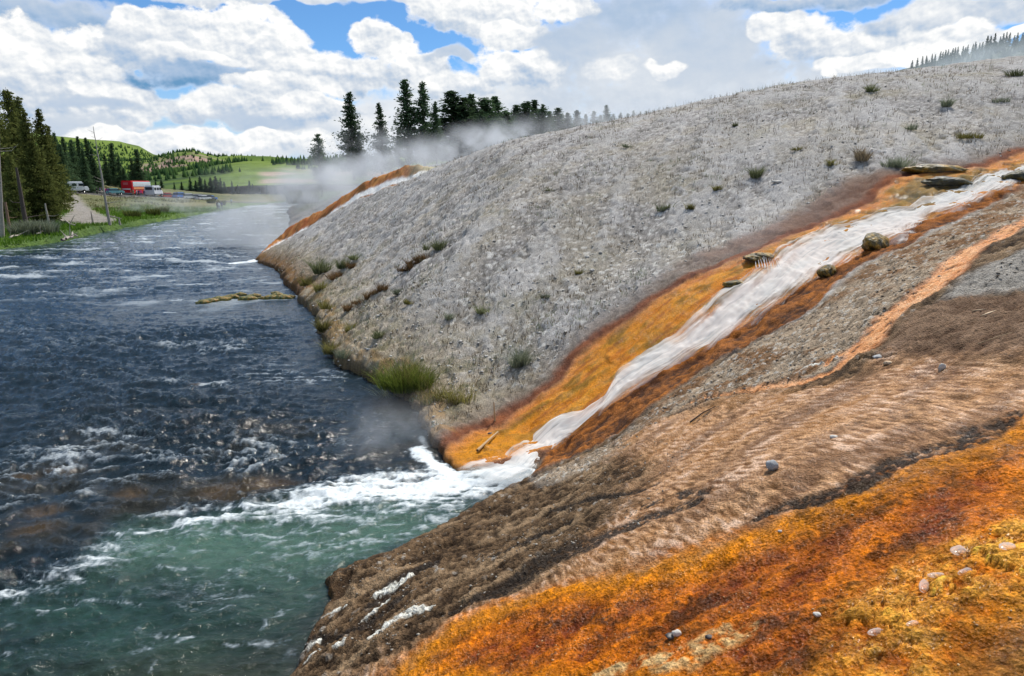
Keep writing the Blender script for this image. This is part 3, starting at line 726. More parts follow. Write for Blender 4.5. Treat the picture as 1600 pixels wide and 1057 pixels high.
# plume of the hot stream out into the river
PL = [atz(*p)[:2] for p in [(850,722),(790,745),(740,757),(680,765),(600,768),(540,778),(470,795),(380,805),(300,820),(230,832),(190,848),(150,885),(110,905),(50,925),(0,940),(-120,965)]]
dP, aP = seg_dist(X + .25 * fbm(X * 1.2, Yw * 1.2, 3, 111), Yw + .25 * fbm(X * 1.2, Yw * 1.2, 3, 112), PL)
PLa = np.array(PL); 
wp_ = np.interp(aP, [0, .1, .3, .45, .6, .8, 1], [.60, .95, 1.10, 1.0, .75, .6, .5])
core = np.clip(1 - dP / np.maximum(wp_, .05), 0, 1)
inten = np.interp(aP, [0, .15, .3, .45, .6, .75, 1], [1.3, 1.12, .92, .70, .55, .42, .28])
stk = ridged(ax * .75 + .5 * wv2, ay * 3.4 + .5 * wv1, 4, 113); stk2 = ridged(X * 3.3 + .5 * stk, Yw * 5.5, 3, 114)
foam_and_sheen = sst(.22, 1.30, core * inten * 1.05 + (.60 * stk + .40 * stk2 - .18) * sst(0, .22, core))
G1 = [tuple(atz(*p)[:2]) for p in [(835,735),(700,742),(600,756),(480,780),(330,808),(210,825),(150,880),(60,925),(-200,960),(-200,1120),(445,1120),(520,900),(720,820),(800,770)]]
gsd = sdf(X + .5 * fbm(X * .9, Yw * .9, 3, 115), Yw + .5 * fbm(X * .9, Yw * .9, 3, 116), G1)
green = sst(-.45, .5, gsd)
# veins of foam in the green water
vein = sst(.50, .95,ridged(X * .75 + .5 * wv2, Yw * 1.25 + .4 * wv1, 4, 117, .6)) * green * sst(9.5, 5.5, np.hypot(X + 3.5, Yw - 8.4))
foam_and_sheen = np.maximum(foam_and_sheen, vein * .60 * sst(-.3, .3, fbm(X * 2.5, Yw * 3.5, 3, 118) + .15))
# breaking crests
crest = sst(.74, .98, wv1 * .35 + wv2 * .45 + .3 * wv3) * sst(.0, .45, fbm(X * .20, Yw * .28, 3, 119) + .1) * (1 - green)
foam_and_sheen = np.maximum(foam_and_sheen, crest * .5)
wisp_glint = sst(.25, .85, .50 * wv2 + .50 * wv3 + .35 * fbm(ax * 2.2, ay * 6, 3, 126)) * (.25 + .5 * sst(-.1, .5, fbm(X * .25, Yw * .35, 3, 127)))  # thin crest foam, with sky glints of the wave facets painted in
foam_and_sheen = np.maximum(foam_and_sheen, wisp_glint * .82 * bay)
for (px, py, rad) in [(240,868,.0),(160,682,.45),(300,768,.0),(330,605,.5),(100,722,.5),(545,480,.0),(275,470,.7),(60,460,.6),(265,490,.4),(420,690,.0),(205,690,.3)]:
    if rad: 
        c_ = atz(px, py); q = np.hypot((X - c_[0]) / 2.2, (Yw - c_[1])) / (rad * .55)
        foam_and_sheen = np.maximum(foam_and_sheen, sst(1.3, .0, q + 1.1 * (.4 - stk2)) * .6)
# splash at the toe of the orange mats, at the mouth of the far stream and along the bank
toe = [atz(*p)[:2] for p in [(652,706),(668,722),(690,738),(712,750)]]
dT, _ = seg_dist(X, Yw, toe); foam_and_sheen = np.maximum(foam_and_sheen, sst(.34, .12, dT + .12 * stk2))
toe2 = [atz(*p)[:2] for p in [(402,408),(385,411),(365,413)]]
dT2, _ = seg_dist(X, Yw, toe2); foam_and_sheen = np.maximum(foam_and_sheen, sst(.8, .3, dT2 + .2 * stk2))
farglow = sst(60, 130, Yw) 
foam_and_sheen = np.maximum(foam_and_sheen, .55 * sst(.1,.6, fbm(X*.10,Yw*.06,3,120)+.35) * sst(75,140,Yw))  # pale sky sheen of the far reach, painted in through the foam mask
foam_and_sheen = np.maximum(foam_and_sheen, 1.0 * .62 * sst(-.1,.6, fbm(ax*.30,ay*.5,4,121)+.25*wv2) * sst(16,34,Yw))  # reflected sky painted in as a pale haze, stronger with distance
foam_and_sheen = np.maximum(foam_and_sheen, sst(.16, .02, np.abs(dl1)) * sst(.1,.5,fbm(X*1.3,Yw*1.3,3,122)) * .5)
zw = zw * (1 - .35 * green) + foam_and_sheen * .012 + core * .06 * stk * inten
# colour of the water body
dark = np.array([.005,.014,.020], np.float32)
Cw = np.repeat(dark[None], len(X), 0)
Cw = mixc(Cw, (.010,.026,.045), sst(10, 40, Rw_))
bed = fbm(X * .45, Yw * .7, 4, 123)
Cw = mixc(Cw, (.030,.024,.011),sst(.0,.42, bed + .3 * wv2) * sst(20, 9, Rw_) * (1 - green) * .7)
for (px, py, rad) in [(95,742,.35),(40,752,.28),(205,778,.30),(310,605,.22),(70,808,.3),(350,775,.6),(60,835,.35),(410,765,.5)]:
    c_ = atz(px, py); q = np.hypot((X - c_[0]) / 1.5, Yw - c_[1]) / rad
    Cw = mixc(Cw, (.085,.052,.020), sst(1.1, .2, q + .5 * bed + .5 * wv2 * .5) * .65)
gc = two((.002,.009,.008), (.020,.055,.042), .36 + .9 * fbm(X * .6, Yw * .9, 3, 124) + .25 * stk)
gcen = .8 * sst(2.2, .3,np.hypot((X - atz(560,850)[0]) / 1.3, (Yw - atz(560,850)[1]))) 
Cw = mixc(Cw, gc, green * .92); Cw = mixc(Cw, (.075,.150,.105), gcen * .65 * green); 
gc2 = sst(1.5, .2, np.hypot((X - atz(290,850)[0]) / 1.6, (Yw - atz(290,850)[1]))); Cw = mixc(Cw, (.07,.14,.10), gc2 * .6 * green)
Cw = mixc(Cw, two((.006,.012,.008), (.04,.042,.018), .4 + bed), sst(8.6, 6.0, Rw_ ) * green * .85)
me = np_mesh('river', np.stack([X, Yw, zw], 1), Fw)
set_col(me, 'Col', np.clip(Cw, 0, 1)); set_f(me, 'foam_and_sheen', np.clip(foam_and_sheen, 0, 1))  # the foam mask also carries the painted sky glints and sheen
print('river', len(X), len(Fw), time.time() - T0)
m, t = material('river_water')
Pn = t.n('ShaderNodeNewGeometry').outputs['Position']
ca = t.attr('Col'); fo = t.attr('foam_and_sheen', 'Fac')
nn = t.noise(t.vm('MULTIPLY', Pn, (1.0, 1.7, 1.0)), 5.5, 6, 0.62, dist=0.6); n22 = t.noise(t.vm('MULTIPLY', Pn, (1.0, 1.8, 1.0)), 19, 4, 0.6)
f2 = t.smooth(t.m('ADD', fo, t.m('MULTIPLY_ADD', n22, 0.7, -0.35)), 0.15, 1.05)
f2 = t.m('MULTIPLY', f2, t.smooth(fo, 0.02, 0.25))
wb = principled(t, Base_Color=t.scale(ca, t.m('MULTIPLY_ADD', nn, 1.2, 0.4)), Roughness=0.11, IOR=1.333)
bh = t.m('ADD', nn, t.m('MULTIPLY', n22, 0.25))
t.l.new(t.bump(bh, 1.0, 0.028), wb.inputs['Normal'])
fb = principled(t, Base_Color=t.mix(t.smooth(fo, .25, .8), (.24,.31,.38,1), t.mix(n22, (.50,.58,.62,1), (.84,.88,.90,1))), Roughness=0.6)  # low values blue-grey for painted sky sheen, high values white foam
mx = t.n('ShaderNodeMixShader'); t.put(mx.inputs[0], f2); t.l.new(wb.outputs[0], mx.inputs[1]); t.l.new(fb.outputs[0], mx.inputs[2])
t.l.new(mx.outputs[0], t.out.inputs[0])
tag(link('river', me, m), kind='structure')

# ---------------------------------------------------------------- far bank and plateau
az_f = np.radians(np.concatenate([np.arange(-80, -45, 1.0), np.arange(-45, 45.01, 0.16), np.arange(46, 80, 1.0)]))
rs_f = np.concatenate([np.geomspace(44, 260, 420), np.geomspace(262, 420, 50)])
fx, fy = polar(az_f, rs_f); nrf, ncf = len(rs_f), len(az_f); rf = np.hypot(fx, fy)
sl = sdf(fx, fy, left_land); sr = sdf(fx, fy, shore)
keepf = ((sl > -1.5) | ((sr > -1.5) & (rf > 60.5)))
Ff = grid_faces(nrf, ncf, keepf)
uf = np.zeros(len(fx), bool); uf[Ff.ravel()] = True; if_ = np.cumsum(uf) - 1; Ff = if_[Ff]; fx = fx[uf]; fy = fy[uf]; sl = sl[uf]; sr = sr[uf]; rf = rf[uf]
onleft = sl > sr
d = np.maximum(sl, sr) + .5 * fbm(fx * .3, fy * .3, 3, 131)
hf = np.where(onleft, far_h(fx, fy), base_h(fx, fy)); hf = np.maximum(hf, .12)
cp_ = .25 + .45 * np.clip(d, 0, 999); hf = np.where(onleft, hf, np.minimum(hf, cp_))
hf = hf + .12 * fbm(fx * .5, fy * .5, 3, 132) + .5 * fbm(fx * .06, fy * .06, 3, 133) * sst(8, 30, d)
S = sst(-.3, .5, d); hf = hf * S - .8 * (1 - S)
a1 = fbm(fx * .05, fy * .05, 4, 134); a2_ = fbm(fx * .4, fy * .4, 4, 135)
Cf = two((.085,.105,.028), (.21,.19,.085), .5 + 1.2 * a1 + .7 * a2_)
Cf = mixc(Cf, two((.045,.105,.012), (.12,.20,.03), .5 + a2_ + .6 * a1), onleft * sst(15, 8, d + 5 * a1 + 3 * a2_) * (rf < 130) + onleft * sst(7,4,d + 2 * a1) * (rf >= 130))
def zf(pts, soft, off=0): 
    return sst(-soft, soft, sdf(fx + .8 * a2_, fy + .8 * a2_, pts) + off)
def GF(pts): return [tuple(map(float, far_pt(*p)[:2])) for p in pts]
def far_pt(px, py):
    dd = ray(px, py); dd = dd / dd[1]; ts = np.geomspace(44, 420, 1500); X_ = dd[0] * ts; Z_ = CAMZ + dd[2] * ts
    h = np.maximum(far_h(X_, ts), .1); k = np.where(Z_ < h)[0]; i = k[0] if len(k) else len(ts) - 1
    return np.array([X_[i], ts[i], h[i]])
lot = GF([(104,306),(122,307),(135,322),(160,336),(185,345),(165,351),(140,352),(110,350),(85,345),(95,338),(112,330),(112,316)])
Cf = mixc(Cf, two((.24,.22,.19), (.33,.30,.27), .5 + a2_), zf(lot, .8))
road = [far_pt(px, py)[:2] for px, py in [(-120,300),(0,301),(60,301.5),(118,302.5),(165,304),(205,306),(260,309),(320,313),(360,316),(400,317)]]
dr, _ = seg_dist(fx, fy, road); Cf = mixc(Cf, (.20,.19,.175), sst(4.6, 3.8, dr)); Cf = mixc(Cf, (.07,.068,.065), sst(3.0, 2.7, dr))
Cf = mixc(Cf, two((.24,.22,.19), (.36,.34,.31), .5 + a2_), (~onleft) * sst(118, 100, rf))
Cf = mixc(Cf, (.035,.05,.02), (~onleft) * sst(118, 135, rf))
Cf = mixc(Cf, (.10,.06,.04), (~onleft) * sst(2.5, .5, d) * .7)
me = np_mesh('far_bank', np.stack([fx, fy, hf], 1), Ff); set_col(me, 'Col', np.clip(Cf, .004, 1))
m, t = material('far_bank_grass')
Pn = t.n('ShaderNodeNewGeometry').outputs['Position']
n_ = t.noise(Pn, 1.6, 6, 0.65)
b = principled(t, Base_Color=t.scale(t.attr('Col'), t.m('MULTIPLY_ADD', n_, 1.2, 0.4)), Roughness=0.95)
t.l.new(t.bump(n_, 1.0, 0.6), b.inputs['Normal']); t.l.new(b.outputs[0], t.out.inputs[0])
tag(link('far_bank', me, m), kind='structure')
print('far bank', len(fx), len(Ff), time.time() - T0)
# ---------------------------------------------------------------- far hills
hl = [ (1700, 500, [(-900,215),(0,232),(150,237),(205,238),(235,243),(255,252),(330,262),(500,262),(1600,250),(2600,240)]),
       (1250, 260, [(-900,262),(200,262),(250,259),(290,249),(315,245),(345,251),(375,258),(450,262),(2600,262)]),
       (1350, 260, [(-900,290),(300,262),(330,253),(385,249),(430,249.5),(480,252),(600,246),(900,235),(2600,200)]),
       (700, 260, [(-900,250),(0,280),(200,284),(250,279),(300,272),(350,263),(400,257.5),(440,256),(480,256.5),(640,250),(2600,225)]) ]
az_h = np.radians(np.concatenate([np.arange(-120, -36, 2.0), np.arange(-36, -12, 0.10), np.arange(-12, 120, 1.5)]))
rs_h = np.concatenate([np.linspace(380, 1500, 200), np.linspace(1520, 5200, 60)])
hx, hy = polar(az_h, rs_h); hr = np.hypot(hx, hy); ha = np.arctan2(hx, hy)
hzv = np.full(len(hx), 2.0, np.float32)
def px_of(a): return 800 + FPX * np.tan(np.clip(a, -1.2, 1.2)) * math.cos(_p) * 1.03
layer = np.zeros(len(hx))
pa = px_of(ha)
for li, (rc, wd, prof_) in enumerate(hl):
    pxs = np.array([q[0] for q in prof_]); pys = np.array([q[1] for q in prof_])
    py_ = np.interp(pa, pxs, pys)
    elev = np.tan(np.arctan((528.5 - py_) / FPX) - _p)
    hh_ = elev * rc / np.cos(np.clip(ha, -1, 1)) * .985 + 5
    q = (hr - rc) / wd; sh_ = np.where(q < 0, np.exp(-q * q * 1.1), np.exp(-q * q * .4))
    v = hh_ * sh_ * (1 + .04 * fbm(hx * .006, hy * .006, 4, 140 + li)); 
    layer = np.where(v > hzv, li, layer); hzv = np.maximum(hzv, v)
hzv = hzv + 1.6 * fbm(hx * .02, hy * .02, 4, 150)
a1 = fbm(hx * .004, hy * .004, 4, 151); a3 = fbm(hx * .02, hy * .02, 4, 152)
Ch = two((.075,.13,.022), (.20,.27,.05), .55 + a1 + .5 * a3)
forest = sst(-.05, .30, a1 + .4 * a3 + np.where(layer == 3, .55 * sst(420, 330, pa) - .12, -.1))  # conifer cover, with cloud shade painted in as dark green on the front slope
Ch = mixc(Ch, (.028,.058,.026), forest * .85)  # conifer green, also the painted cloud shade on the front slope
rockm = (layer == 1) * sst(.0, .25, a3 + .12) * sst(1230, 1120, hr) * sst(215,235,pa) * sst(385,350,pa)
Ch = mixc(Ch, two((.10,.09,.10), (.36,.25,.20), .5 + a3 * 1.5), rockm)
Ch = mixc(Ch, (.40,.29,.21), (layer == 3) * sst(560, 480, hr) * sst(405,425,pa) * sst(-.1,.2,a3) * (hr > 400))
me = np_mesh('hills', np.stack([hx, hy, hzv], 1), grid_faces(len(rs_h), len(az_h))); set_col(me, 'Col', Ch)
m, t = material('hill_cover')
Pn = t.n('ShaderNodeNewGeometry').outputs['Position']; n_ = t.noise(Pn, .12, 6, 0.7)
b = principled(t, Base_Color=t.scale(t.attr('Col'), t.m('MULTIPLY_ADD', n_, 1.4, 0.3)), Roughness=1.0)
b.inputs['Specular IOR Level'].default_value = 0.1
t.l.new(b.outputs[0], t.out.inputs[0])
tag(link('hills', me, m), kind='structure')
def hill_h(px_, py_):
    a = np.degrees(np.arctan2(px_, py_)); rr_ = np.hypot(px_, py_)
    ia = np.clip(np.round(np.interp(a, np.degrees(az_h), np.arange(len(az_h)))).astype(int), 0, len(az_h) - 1); ir = np.clip(np.round(np.interp(rr_, rs_h, np.arange(len(rs_h)))).astype(int), 0, len(rs_h) - 1)
    return hzv[ir * len(az_h) + ia]
# land under everything, out to the horizon
az_g = np.radians(np.arange(0, 361, 5)); rs_g = np.array([0.5, 80, 400, 1500, 5000, 12000])
ux, uy = polar(az_g, rs_g)
me = np_mesh('ground', np.stack([ux, uy, np.full(len(ux), -1.3)], 1), grid_faces(len(rs_g), len(az_g)))
tag(link('ground', me, simple('bare_ground', (.12,.12,.07), .95, scale=.05)), kind='structure')

# ---------------------------------------------------------------- trees
rnd = random.Random(5)
def tube(P, rad, k=7):
    P = np.asarray(P, float); n = len(P); rad = np.broadcast_to(rad, (n,)); V = []
    T = np.gradient(P, axis=0); T /= np.linalg.norm(T, axis=1)[:, None] + 1e-9
    up_ = np.array([0, 0, 1.]) if abs(T[0, 2]) < .8 else np.array([1., 0, 0])
    for p, tt, r_ in zip(P, T, rad):
        u_ = np.cross(tt, up_); u_ /= np.linalg.norm(u_) + 1e-9; v_ = np.cross(tt, u_)
        for j in range(k):
            an = 2 * math.pi * j / k; V.append(p + r_ * (math.cos(an) * u_ + math.sin(an) * v_))
    F = [(i * k + j, i * k + (j + 1) % k, (i + 1) * k + (j + 1) % k, (i + 1) * k + j) for i in range(n - 1) for j in range(k)]
    return np.array(V), np.array(F)
class Acc:
    def __init__(s): s.V = []; s.F = []; s.n = 0; s.T = []
    def add(s, V, F, tone=0.5):
        s.V.append(V); s.F.append(np.asarray(F) + s.n); s.n += len(V); s.T.append(np.broadcast_to(tone, (len(V),)))
    def mesh(s, name, smooth=True, tone=False):
        me = np_mesh(name, np.vstack(s.V), np.vstack(s.F), smooth)
        if tone: set_f(me, 'tone', np.concatenate(s.T))
        return me
ORD = ['first','second','third','fourth','fifth','sixth','seventh','eighth','ninth','tenth','eleventh','twelfth','thirteenth','fourteenth','fifteenth','sixteenth','seventeenth','eighteenth','nineteenth','twentieth','twenty-first','twenty-second','twenty-third','twenty-fourth','twenty-fifth','twenty-sixth','twenty-seventh','twenty-eighth','twenty-ninth','thirtieth']
def conifer(seed, style):
    """crown and trunk meshes of a tree 10 m tall"""
    rg = np.random.RandomState(seed); H = 10.0
    bend = rg.randn(2) * .12
    zt = np.linspace(0, H, 14); tr = np.stack([bend[0] * np.sin(zt / 3.1), bend[1] * np.sin(zt / 2.7 + 1), zt], 1)
    A = Acc(); V, F = tube(tr, np.linspace(.17, .015, 14), 8); A.add(V, F)
    prm = dict(fir=(.08, 2.5, 1.05), pine=(.14, 2.6, .80), round=(.14, 3.0, .55), thin=(.10, 1.9, .9), broad=(.06, 3.4, .8))[style]
    z0, Lm, pw = prm; B = []; z = H * z0; lob = rg.rand(40)
    while z < H * .985:
        q = (z / H - z0) / (1 - z0)
        env = Lm * (min(1, q * 5 + .45) * (1 - q) ** pw) + .02 + .08 * (1 - q)
        if style in ('pine', 'round', 'broad'): env *= .72 + .45 * lob[int(q * 11)]
        for k in range(rg.randint(4, 7)):
            an = rg.rand() * 6.283; L = env * (.55 + .55 * rg.rand()) * (.72 + .4 * lob[(int(q * 8) * 5 + int(an * 1.1)) % 40])
            if rg.rand() < .07: L *= .35
            B.append((z + rg.randn() * .07, an, L, (.30 - .65 * (1 - q)) * (1 if style in ('fir', 'thin') else .4) + rg.randn() * .12))
        z += .17 + .08 * rg.rand()
    C0 = []; Dv = []; tn = []; sz = []
    for (z, an, L, dr) in B:
        base = np.array([np.interp(z, zt, tr[:, 0]), np.interp(z, zt, tr[:, 1]), z]); dv = np.array([math.cos(an), math.sin(an), dr])
        if L > .8 and rg.rand() < .4: V, F = tube([base, base + dv * L * .8], [.03, .01], 4); A.add(V, F)
        m_ = int(6 + L * 27)
        s_ = rg.rand(m_) ** .75; clump = .12 + .16 * s_ * L
        pos = base + dv * (s_ * L)[:, None] + rg.randn(m_, 3) * clump[:, None] * [1, 1, .45] + np.array([0, 0, .12]) * (s_ ** 2 * L)[:, None] * (1 if style != 'fir' else -.5)
        C0.append(pos); Dv.append(np.repeat(dv[None], m_, 0) + rg.randn(m_, 3) * .55); tn.append(np.clip(rg.rand(m_) * .35 + .38 * s_ + .18 * rg.rand() + .1, 0, 1)); sz.append((.17 + .16 * rg.rand(m_)) * (1 - .45 * max(0, q * 2 - 1)))
    C0 = np.vstack(C0); Dv = np.vstack(Dv); Dv /= np.linalg.norm(Dv, axis=1)[:, None]; tn = np.concatenate(tn); sz = np.concatenate(sz)
    W = np.cross(Dv, rg.randn(len(C0), 3)); W /= np.linalg.norm(W, axis=1)[:, None]; N3 = np.cross(Dv, W)
    a = C0 - Dv * sz[:, None]; b_ = C0 + Dv * sz[:, None] * 1.2
    l_ = C0 + W * sz[:, None] * .42 + N3 * .03; r_ = C0 - W * sz[:, None] * .42 - N3 * .03
    V = np.stack([a, l_, b_, r_], 1).reshape(-1, 3); F = np.arange(len(V)).reshape(-1, 4)
    cm = np_mesh('crown_mesh', V, F, False); set_f(cm, 'tone', np.repeat(tn, 4))
    return cm, A.mesh('trunk_mesh')
def leaf_mat(name, dk_, lt_):
    m, t = material(name); tn = t.attr('tone', 'Fac'); oi = t.n('ShaderNodeObjectInfo')
    c = t.mix(tn, (*dk_, 1), (*lt_, 1)); c = t.scale(c, t.m('MULTIPLY_ADD', oi.outputs['Random'], .5, .75))
    d = t.n('ShaderNodeBsdfDiffuse'); t.l.new(c, d.inputs[0]); tl = t.n('ShaderNodeBsdfTranslucent'); t.l.new(c, tl.inputs[0])
    mx = t.n('ShaderNodeMixShader'); mx.inputs[0].default_value = .3; t.l.new(d.outputs[0], mx.inputs[1]); t.l.new(tl.outputs[0], mx.inputs[2]); t.l.new(mx.outputs[0], t.out.inputs[0]); return m
M_FIR = leaf_mat('needles_dark', (.030,.060,.034), (.105,.165,.080)); M_OLI = leaf_mat('needles_olive', (.040,.058,.018), (.18,.20,.060)); M_BLUE = leaf_mat('needles_deep', (.014,.035,.030), (.045,.085,.060))
M_BARK = simple('bark', (.10,.075,.055), .95, scale=4); M_DEAD = simple('dead_wood', (.36,.32,.28), .9, scale=5, var=.35)
PROT = {k: [conifer(sd_, k) for sd_ in sds] for k, sds in dict(fir=(1,2,3), pine=(4,5,6,7), round=(8,), thin=(9,10), broad=(11,12,13)).items()}
for lst in PROT.values():
    for cm, tm in lst: tm.materials.append(M_BARK)
def tree(kind, x_, y_, z_, h, label, group, mat, sx=1.0, lean=(0, 0), cat='tree', name='pine_tree'):
    cm, tm = rnd.choice(PROT[kind]); sx *= 1.22 if mat is M_FIR and x_ > -40 else .95
    e = link(name, None, loc=(x_, y_, z_), rot=(lean[0], lean[1], rnd.random() * 6.28), scale=(h / 10 * sx, h / 10 * sx, h / 10))
    tag(e, label, cat, group)
    key = cm.name + mat.name
    cmm = bpy.data.meshes.get(key)
    if cmm is None: cmm = cm.copy(); cmm.name = key; cmm.materials.append(mat)
    link('crown', cmm, parent=e); link('trunk', tm, parent=e)
    return e
def gz(x_, y_, left=False):
    return float((far_h if left else base_h)(np.array([x_]), np.array([y_]))[0])
def tree_px(kind, px, top, dist, label, group, mat, left=False, minh=3, sink=.3, zb=None, **kw):
    p = aty(px, top, dist); z0 = gz(p[0], p[1], left) if zb is None else zb
    h = max(minh, p[2] - z0 + sink)
    return tree(kind, p[0], p[1], z0 - sink, h, label, group, mat, **kw)
GC = 'conifers on the plateau behind the grey mound'
tree_px('round', 497, 209, 92, 'lone bushy pine at the left end of the conifer row, apart from the others', GC, M_FIR, sx=.62, sink=1.2)
tree_px('pine', 546, 144, 98, 'tall dense pine with steam at its foot, second tree from the left of the row', GC, M_FIR, sx=.80)
tree_px('fir', 560, 205, 97, 'short dark fir at the right foot of the tall dense pine', GC, M_FIR, sx=.9)
tree_px('fir', 592, 160, 99, 'pale hazy fir half hidden by steam between two taller pines', GC, M_FIR, sx=.85)
tree_px('thin', 633, 123, 98, 'tallest slim pine of the row with a bare-sided pointed top', GC, M_FIR, sx=1.1)
tree_px('pine', 622, 215, 93, 'low pine in steam at the foot of the tallest slim pine', GC, M_FIR, sx=.9)
tree_px('thin', 660, 128, 99, 'slim pine with a tufted crown just right of the leaning dead trunk', GC, M_FIR, sx=.95)
tree_px('pine', 680, 158, 97, 'full rounded pine leaning against the slim tufted pine', GC, M_FIR, sx=.75)
tree_px('round', 610, 245, 88, 'small round green bush-like pine low in the steam', GC, M_OLI, sx=.8, minh=2)
for k, (px, top, dd, kd, sx) in enumerate([(703,141,103,'thin',1.1),(722,152,104,'pine',1.0),(735,145,107,'broad',.62),(757,152,106,'pine',1.0),(775,150,112,'fir',.9),(752,172,101,'broad',.6),(790,172,110,'pine',1.),(806,163,114,'thin',1.),(823,158,113,'pine',.9),(836,156,117,'fir',.9),
    (848,163,112,'broad',.6),(858,174,116,'fir',.9),(873,168,118,'pine',.9),(887,176,116,'fir',1.),(902,172,121,'pine',.9),(915,178,120,'fir',.9),(928,174,124,'thin',1.1),(938,180,120,'pine',.9),(948,164,126,'thin',.9),(958,178,124,'pine',.9),(970,176,128,'fir',.9),(981,180,126,'pine',1.),(990,173,131,'thin',.9),(1001,176,128,'fir',.9),(1010,181,130,'pine',.9),(1022,183,134,'fir',1.)]):
    tree_px(kd, px, top, dd, 'conifer in the solid row behind the mound crest, %s from the leaning dead trunk' % ORD[k], 'conifers of the solid row behind the crest', M_FIR, sx=sx * (1.95 if k < 14 else 1.45))
GL = 'conifers on the left river bank'
for px, top, dd, kd, sx, lb in [(-30,95,76,'broad',.75,None),(8,136,80,'broad',.62,'tallest olive-green conifer at the far left with a ragged pointed top'),(26,150,84,'pine',.85,'olive conifer whose top stands just right of the tallest at the left bank'),(36,172,74,'broad',.62,'bushy olive conifer in front of the left bank clump above the two trunks'),
    (58,170,98,'fir',1.0,'dark narrow-topped fir behind the left bank clump'),(48,218,73,'broad',.75,'dense low conifer hanging over the grass beside the gravel lot'),(72,268,74,'round',.9,'low dark rounded conifer at the right edge of the left bank clump'),(14,240,70,'pine',.9,'olive pine nearest the water at the far left'),(74,196,100,'fir',.9,'fir stepping down behind the clump towards the parked van')]:
    tree_px(kd, px, top, dd, lb or 'large conifer partly outside the picture at the far left', GL, M_OLI, left=True, sx=sx)
for k, (px, top, dd, kd, sx) in enumerate([(84,206,150,'fir',.9),(98,214,155,'fir',1.0),(110,218,160,'pine',.9),(121,213,165,'fir',.85),(134,215,168,'fir',1.0),(92,225,145,'pine',1.),(128,232,160,'fir',1.1),(142,232,166,'fir',1.),(146,248,164,'pine',1.0)]):
    tree_px(kd, px, top, dd, 'dark fir on the grassy slope behind the white van, %s after the left bank clump' % ORD[k], 'firs on the slope behind the road', M_FIR, left=True, sx=sx, zb=gz(*aty(px, top, dd)[:2], True))
for px, top, dd, kd, sx, lb in [(173,223,190,'fir',1.0,'pointed fir with spreading branches left of the red coach'),(162,240,186,'fir',1.0,'shorter fir just left of the pointed spreading fir'),(184,246,188,'fir',1.1,'dark fir directly behind the left end of the red coach'),(213,234,186,'thin',1.3,'narrow pointed fir right behind the red coach'),(204,247,184,'fir',1.1,'fir filling the gap behind the middle of the red coach'),(192,262,182,'broad',.7,'broad low fir behind the red coach'),(221,270,184,'broad',.55,'low dark fir at the right end of the red coach'),(150,262,175,'round',.8,'grey-green bushy tree behind the dead trunk')]:
    tree_px(kd, px, top, dd, lb, 'firs behind the red coach', M_FIR, left=True, sx=sx)
DC = [(272,288,'fir'),(283,284,'fir'),(296,277,'fir'),(305,282,'pine'),(312,276,'broad'),(320,280,'fir'),(328,277,'broad'),(336,275,'broad'),(344,278,'fir'),(350,284,'pine'),(362,283,'fir'),(371,289,'pine'),(389,282,'fir'),(394,287,'fir'),(405,292,'fir'),(416,289,'pine'),(430,292,'fir'),(445,291,'pine'),(458,289,'fir'),(470,288,'pine'),(252,288,'pine'),(243,284,'fir')]
for k, (px, top, kd) in enumerate(sorted(DC)):
    dd = 270 + rnd.random() * 60
    tree_px(kd, px, top, dd, 'small distant conifer beyond the road and river bend, %s from the red coach' % ORD[k], 'distant conifers beyond the parked cars', M_BLUE, left=True, sx=.9 + .4 * rnd.random(), minh=4)
RT = [(1425,104),(1433,100),(1441,97),(1447,97),(1456,94),(1461,93),(1469,92),(1474,81),(1478,80),(1482,80),(1488,88),(1492,85),(1497,77),(1504,84),(1513,71),(1520,76),(1525,65),(1531,69),(1536,67),(1544,56),(1549,56),(1556,52),(1564,57),(1569,52),(1574,50),(1579,51),(1586,55),(1591,51),(1599,51),(1608,47)]
for k, (px, top) in enumerate(RT):
    tree_px(rnd.choice(['fir','fir','thin']), px, top, 272 + rnd.random() * 10, 'slender blue-green fir on the skyline of the upper right ridge, %s from its left end' % ORD[k], 'skyline firs of the upper right ridge', M_BLUE, sx=.8 + .4 * rnd.random(), minh=4)
for k in range(58):
    px = 1440 + 185 * (k + rnd.random()) / 58; dd = 215 + rnd.random() * 55
    top = np.interp(px, [1440,1480,1520,1560,1600,1640], [101,93,83,74,68,60]) + rnd.uniform(0, 14)
    tree_px(rnd.choice(['fir','thin','pine']), px, top, dd, 'hazy fir below the skyline firs at the upper right, ' + (ORD[k] if k < 30 else ORD[k - 30]) + (' from the stand\'s left end' if k < 30 else ' after the stand\'s middle'), 'firs standing in haze below the upper right skyline', M_BLUE, sx=.9 + .5 * rnd.random(), minh=4)

# far forest on the hills: one mass
rg = np.random.RandomState(9); nT = 9000
aa = np.radians(-36 + 24 * rg.rand(nT)); r_ = 500 + 1000 * rg.rand(nT) ** 1.1
tx, ty = r_ * np.sin(aa), r_ * np.cos(aa)
fm = fbm(tx * .004, ty * .004, 4, 151) + .4 * fbm(tx * .02, ty * .02, 4, 152); ok = fm + .25 * sst(430, 330, px_of(aa)) > -.02 + .25 * rg.rand(nT)
tx, ty = tx[ok], ty[ok]; tz_ = hill_h(tx, ty); hT = 3.5 + 3.5 * rg.rand(len(tx)); wT = hT * (.24 + .08 * rg.rand(len(tx)))
k6 = np.arange(5) * 2 * np.pi / 5
ring = np.stack([tx[:, None] + wT[:, None] * np.cos(k6), ty[:, None] + wT[:, None] * np.sin(k6), np.repeat((tz_ + hT * .1)[:, None], 5, 1)], -1)
V = np.concatenate([ring, np.stack([tx, ty, tz_ + hT], -1)[:, None]], 1).reshape(-1, 3)
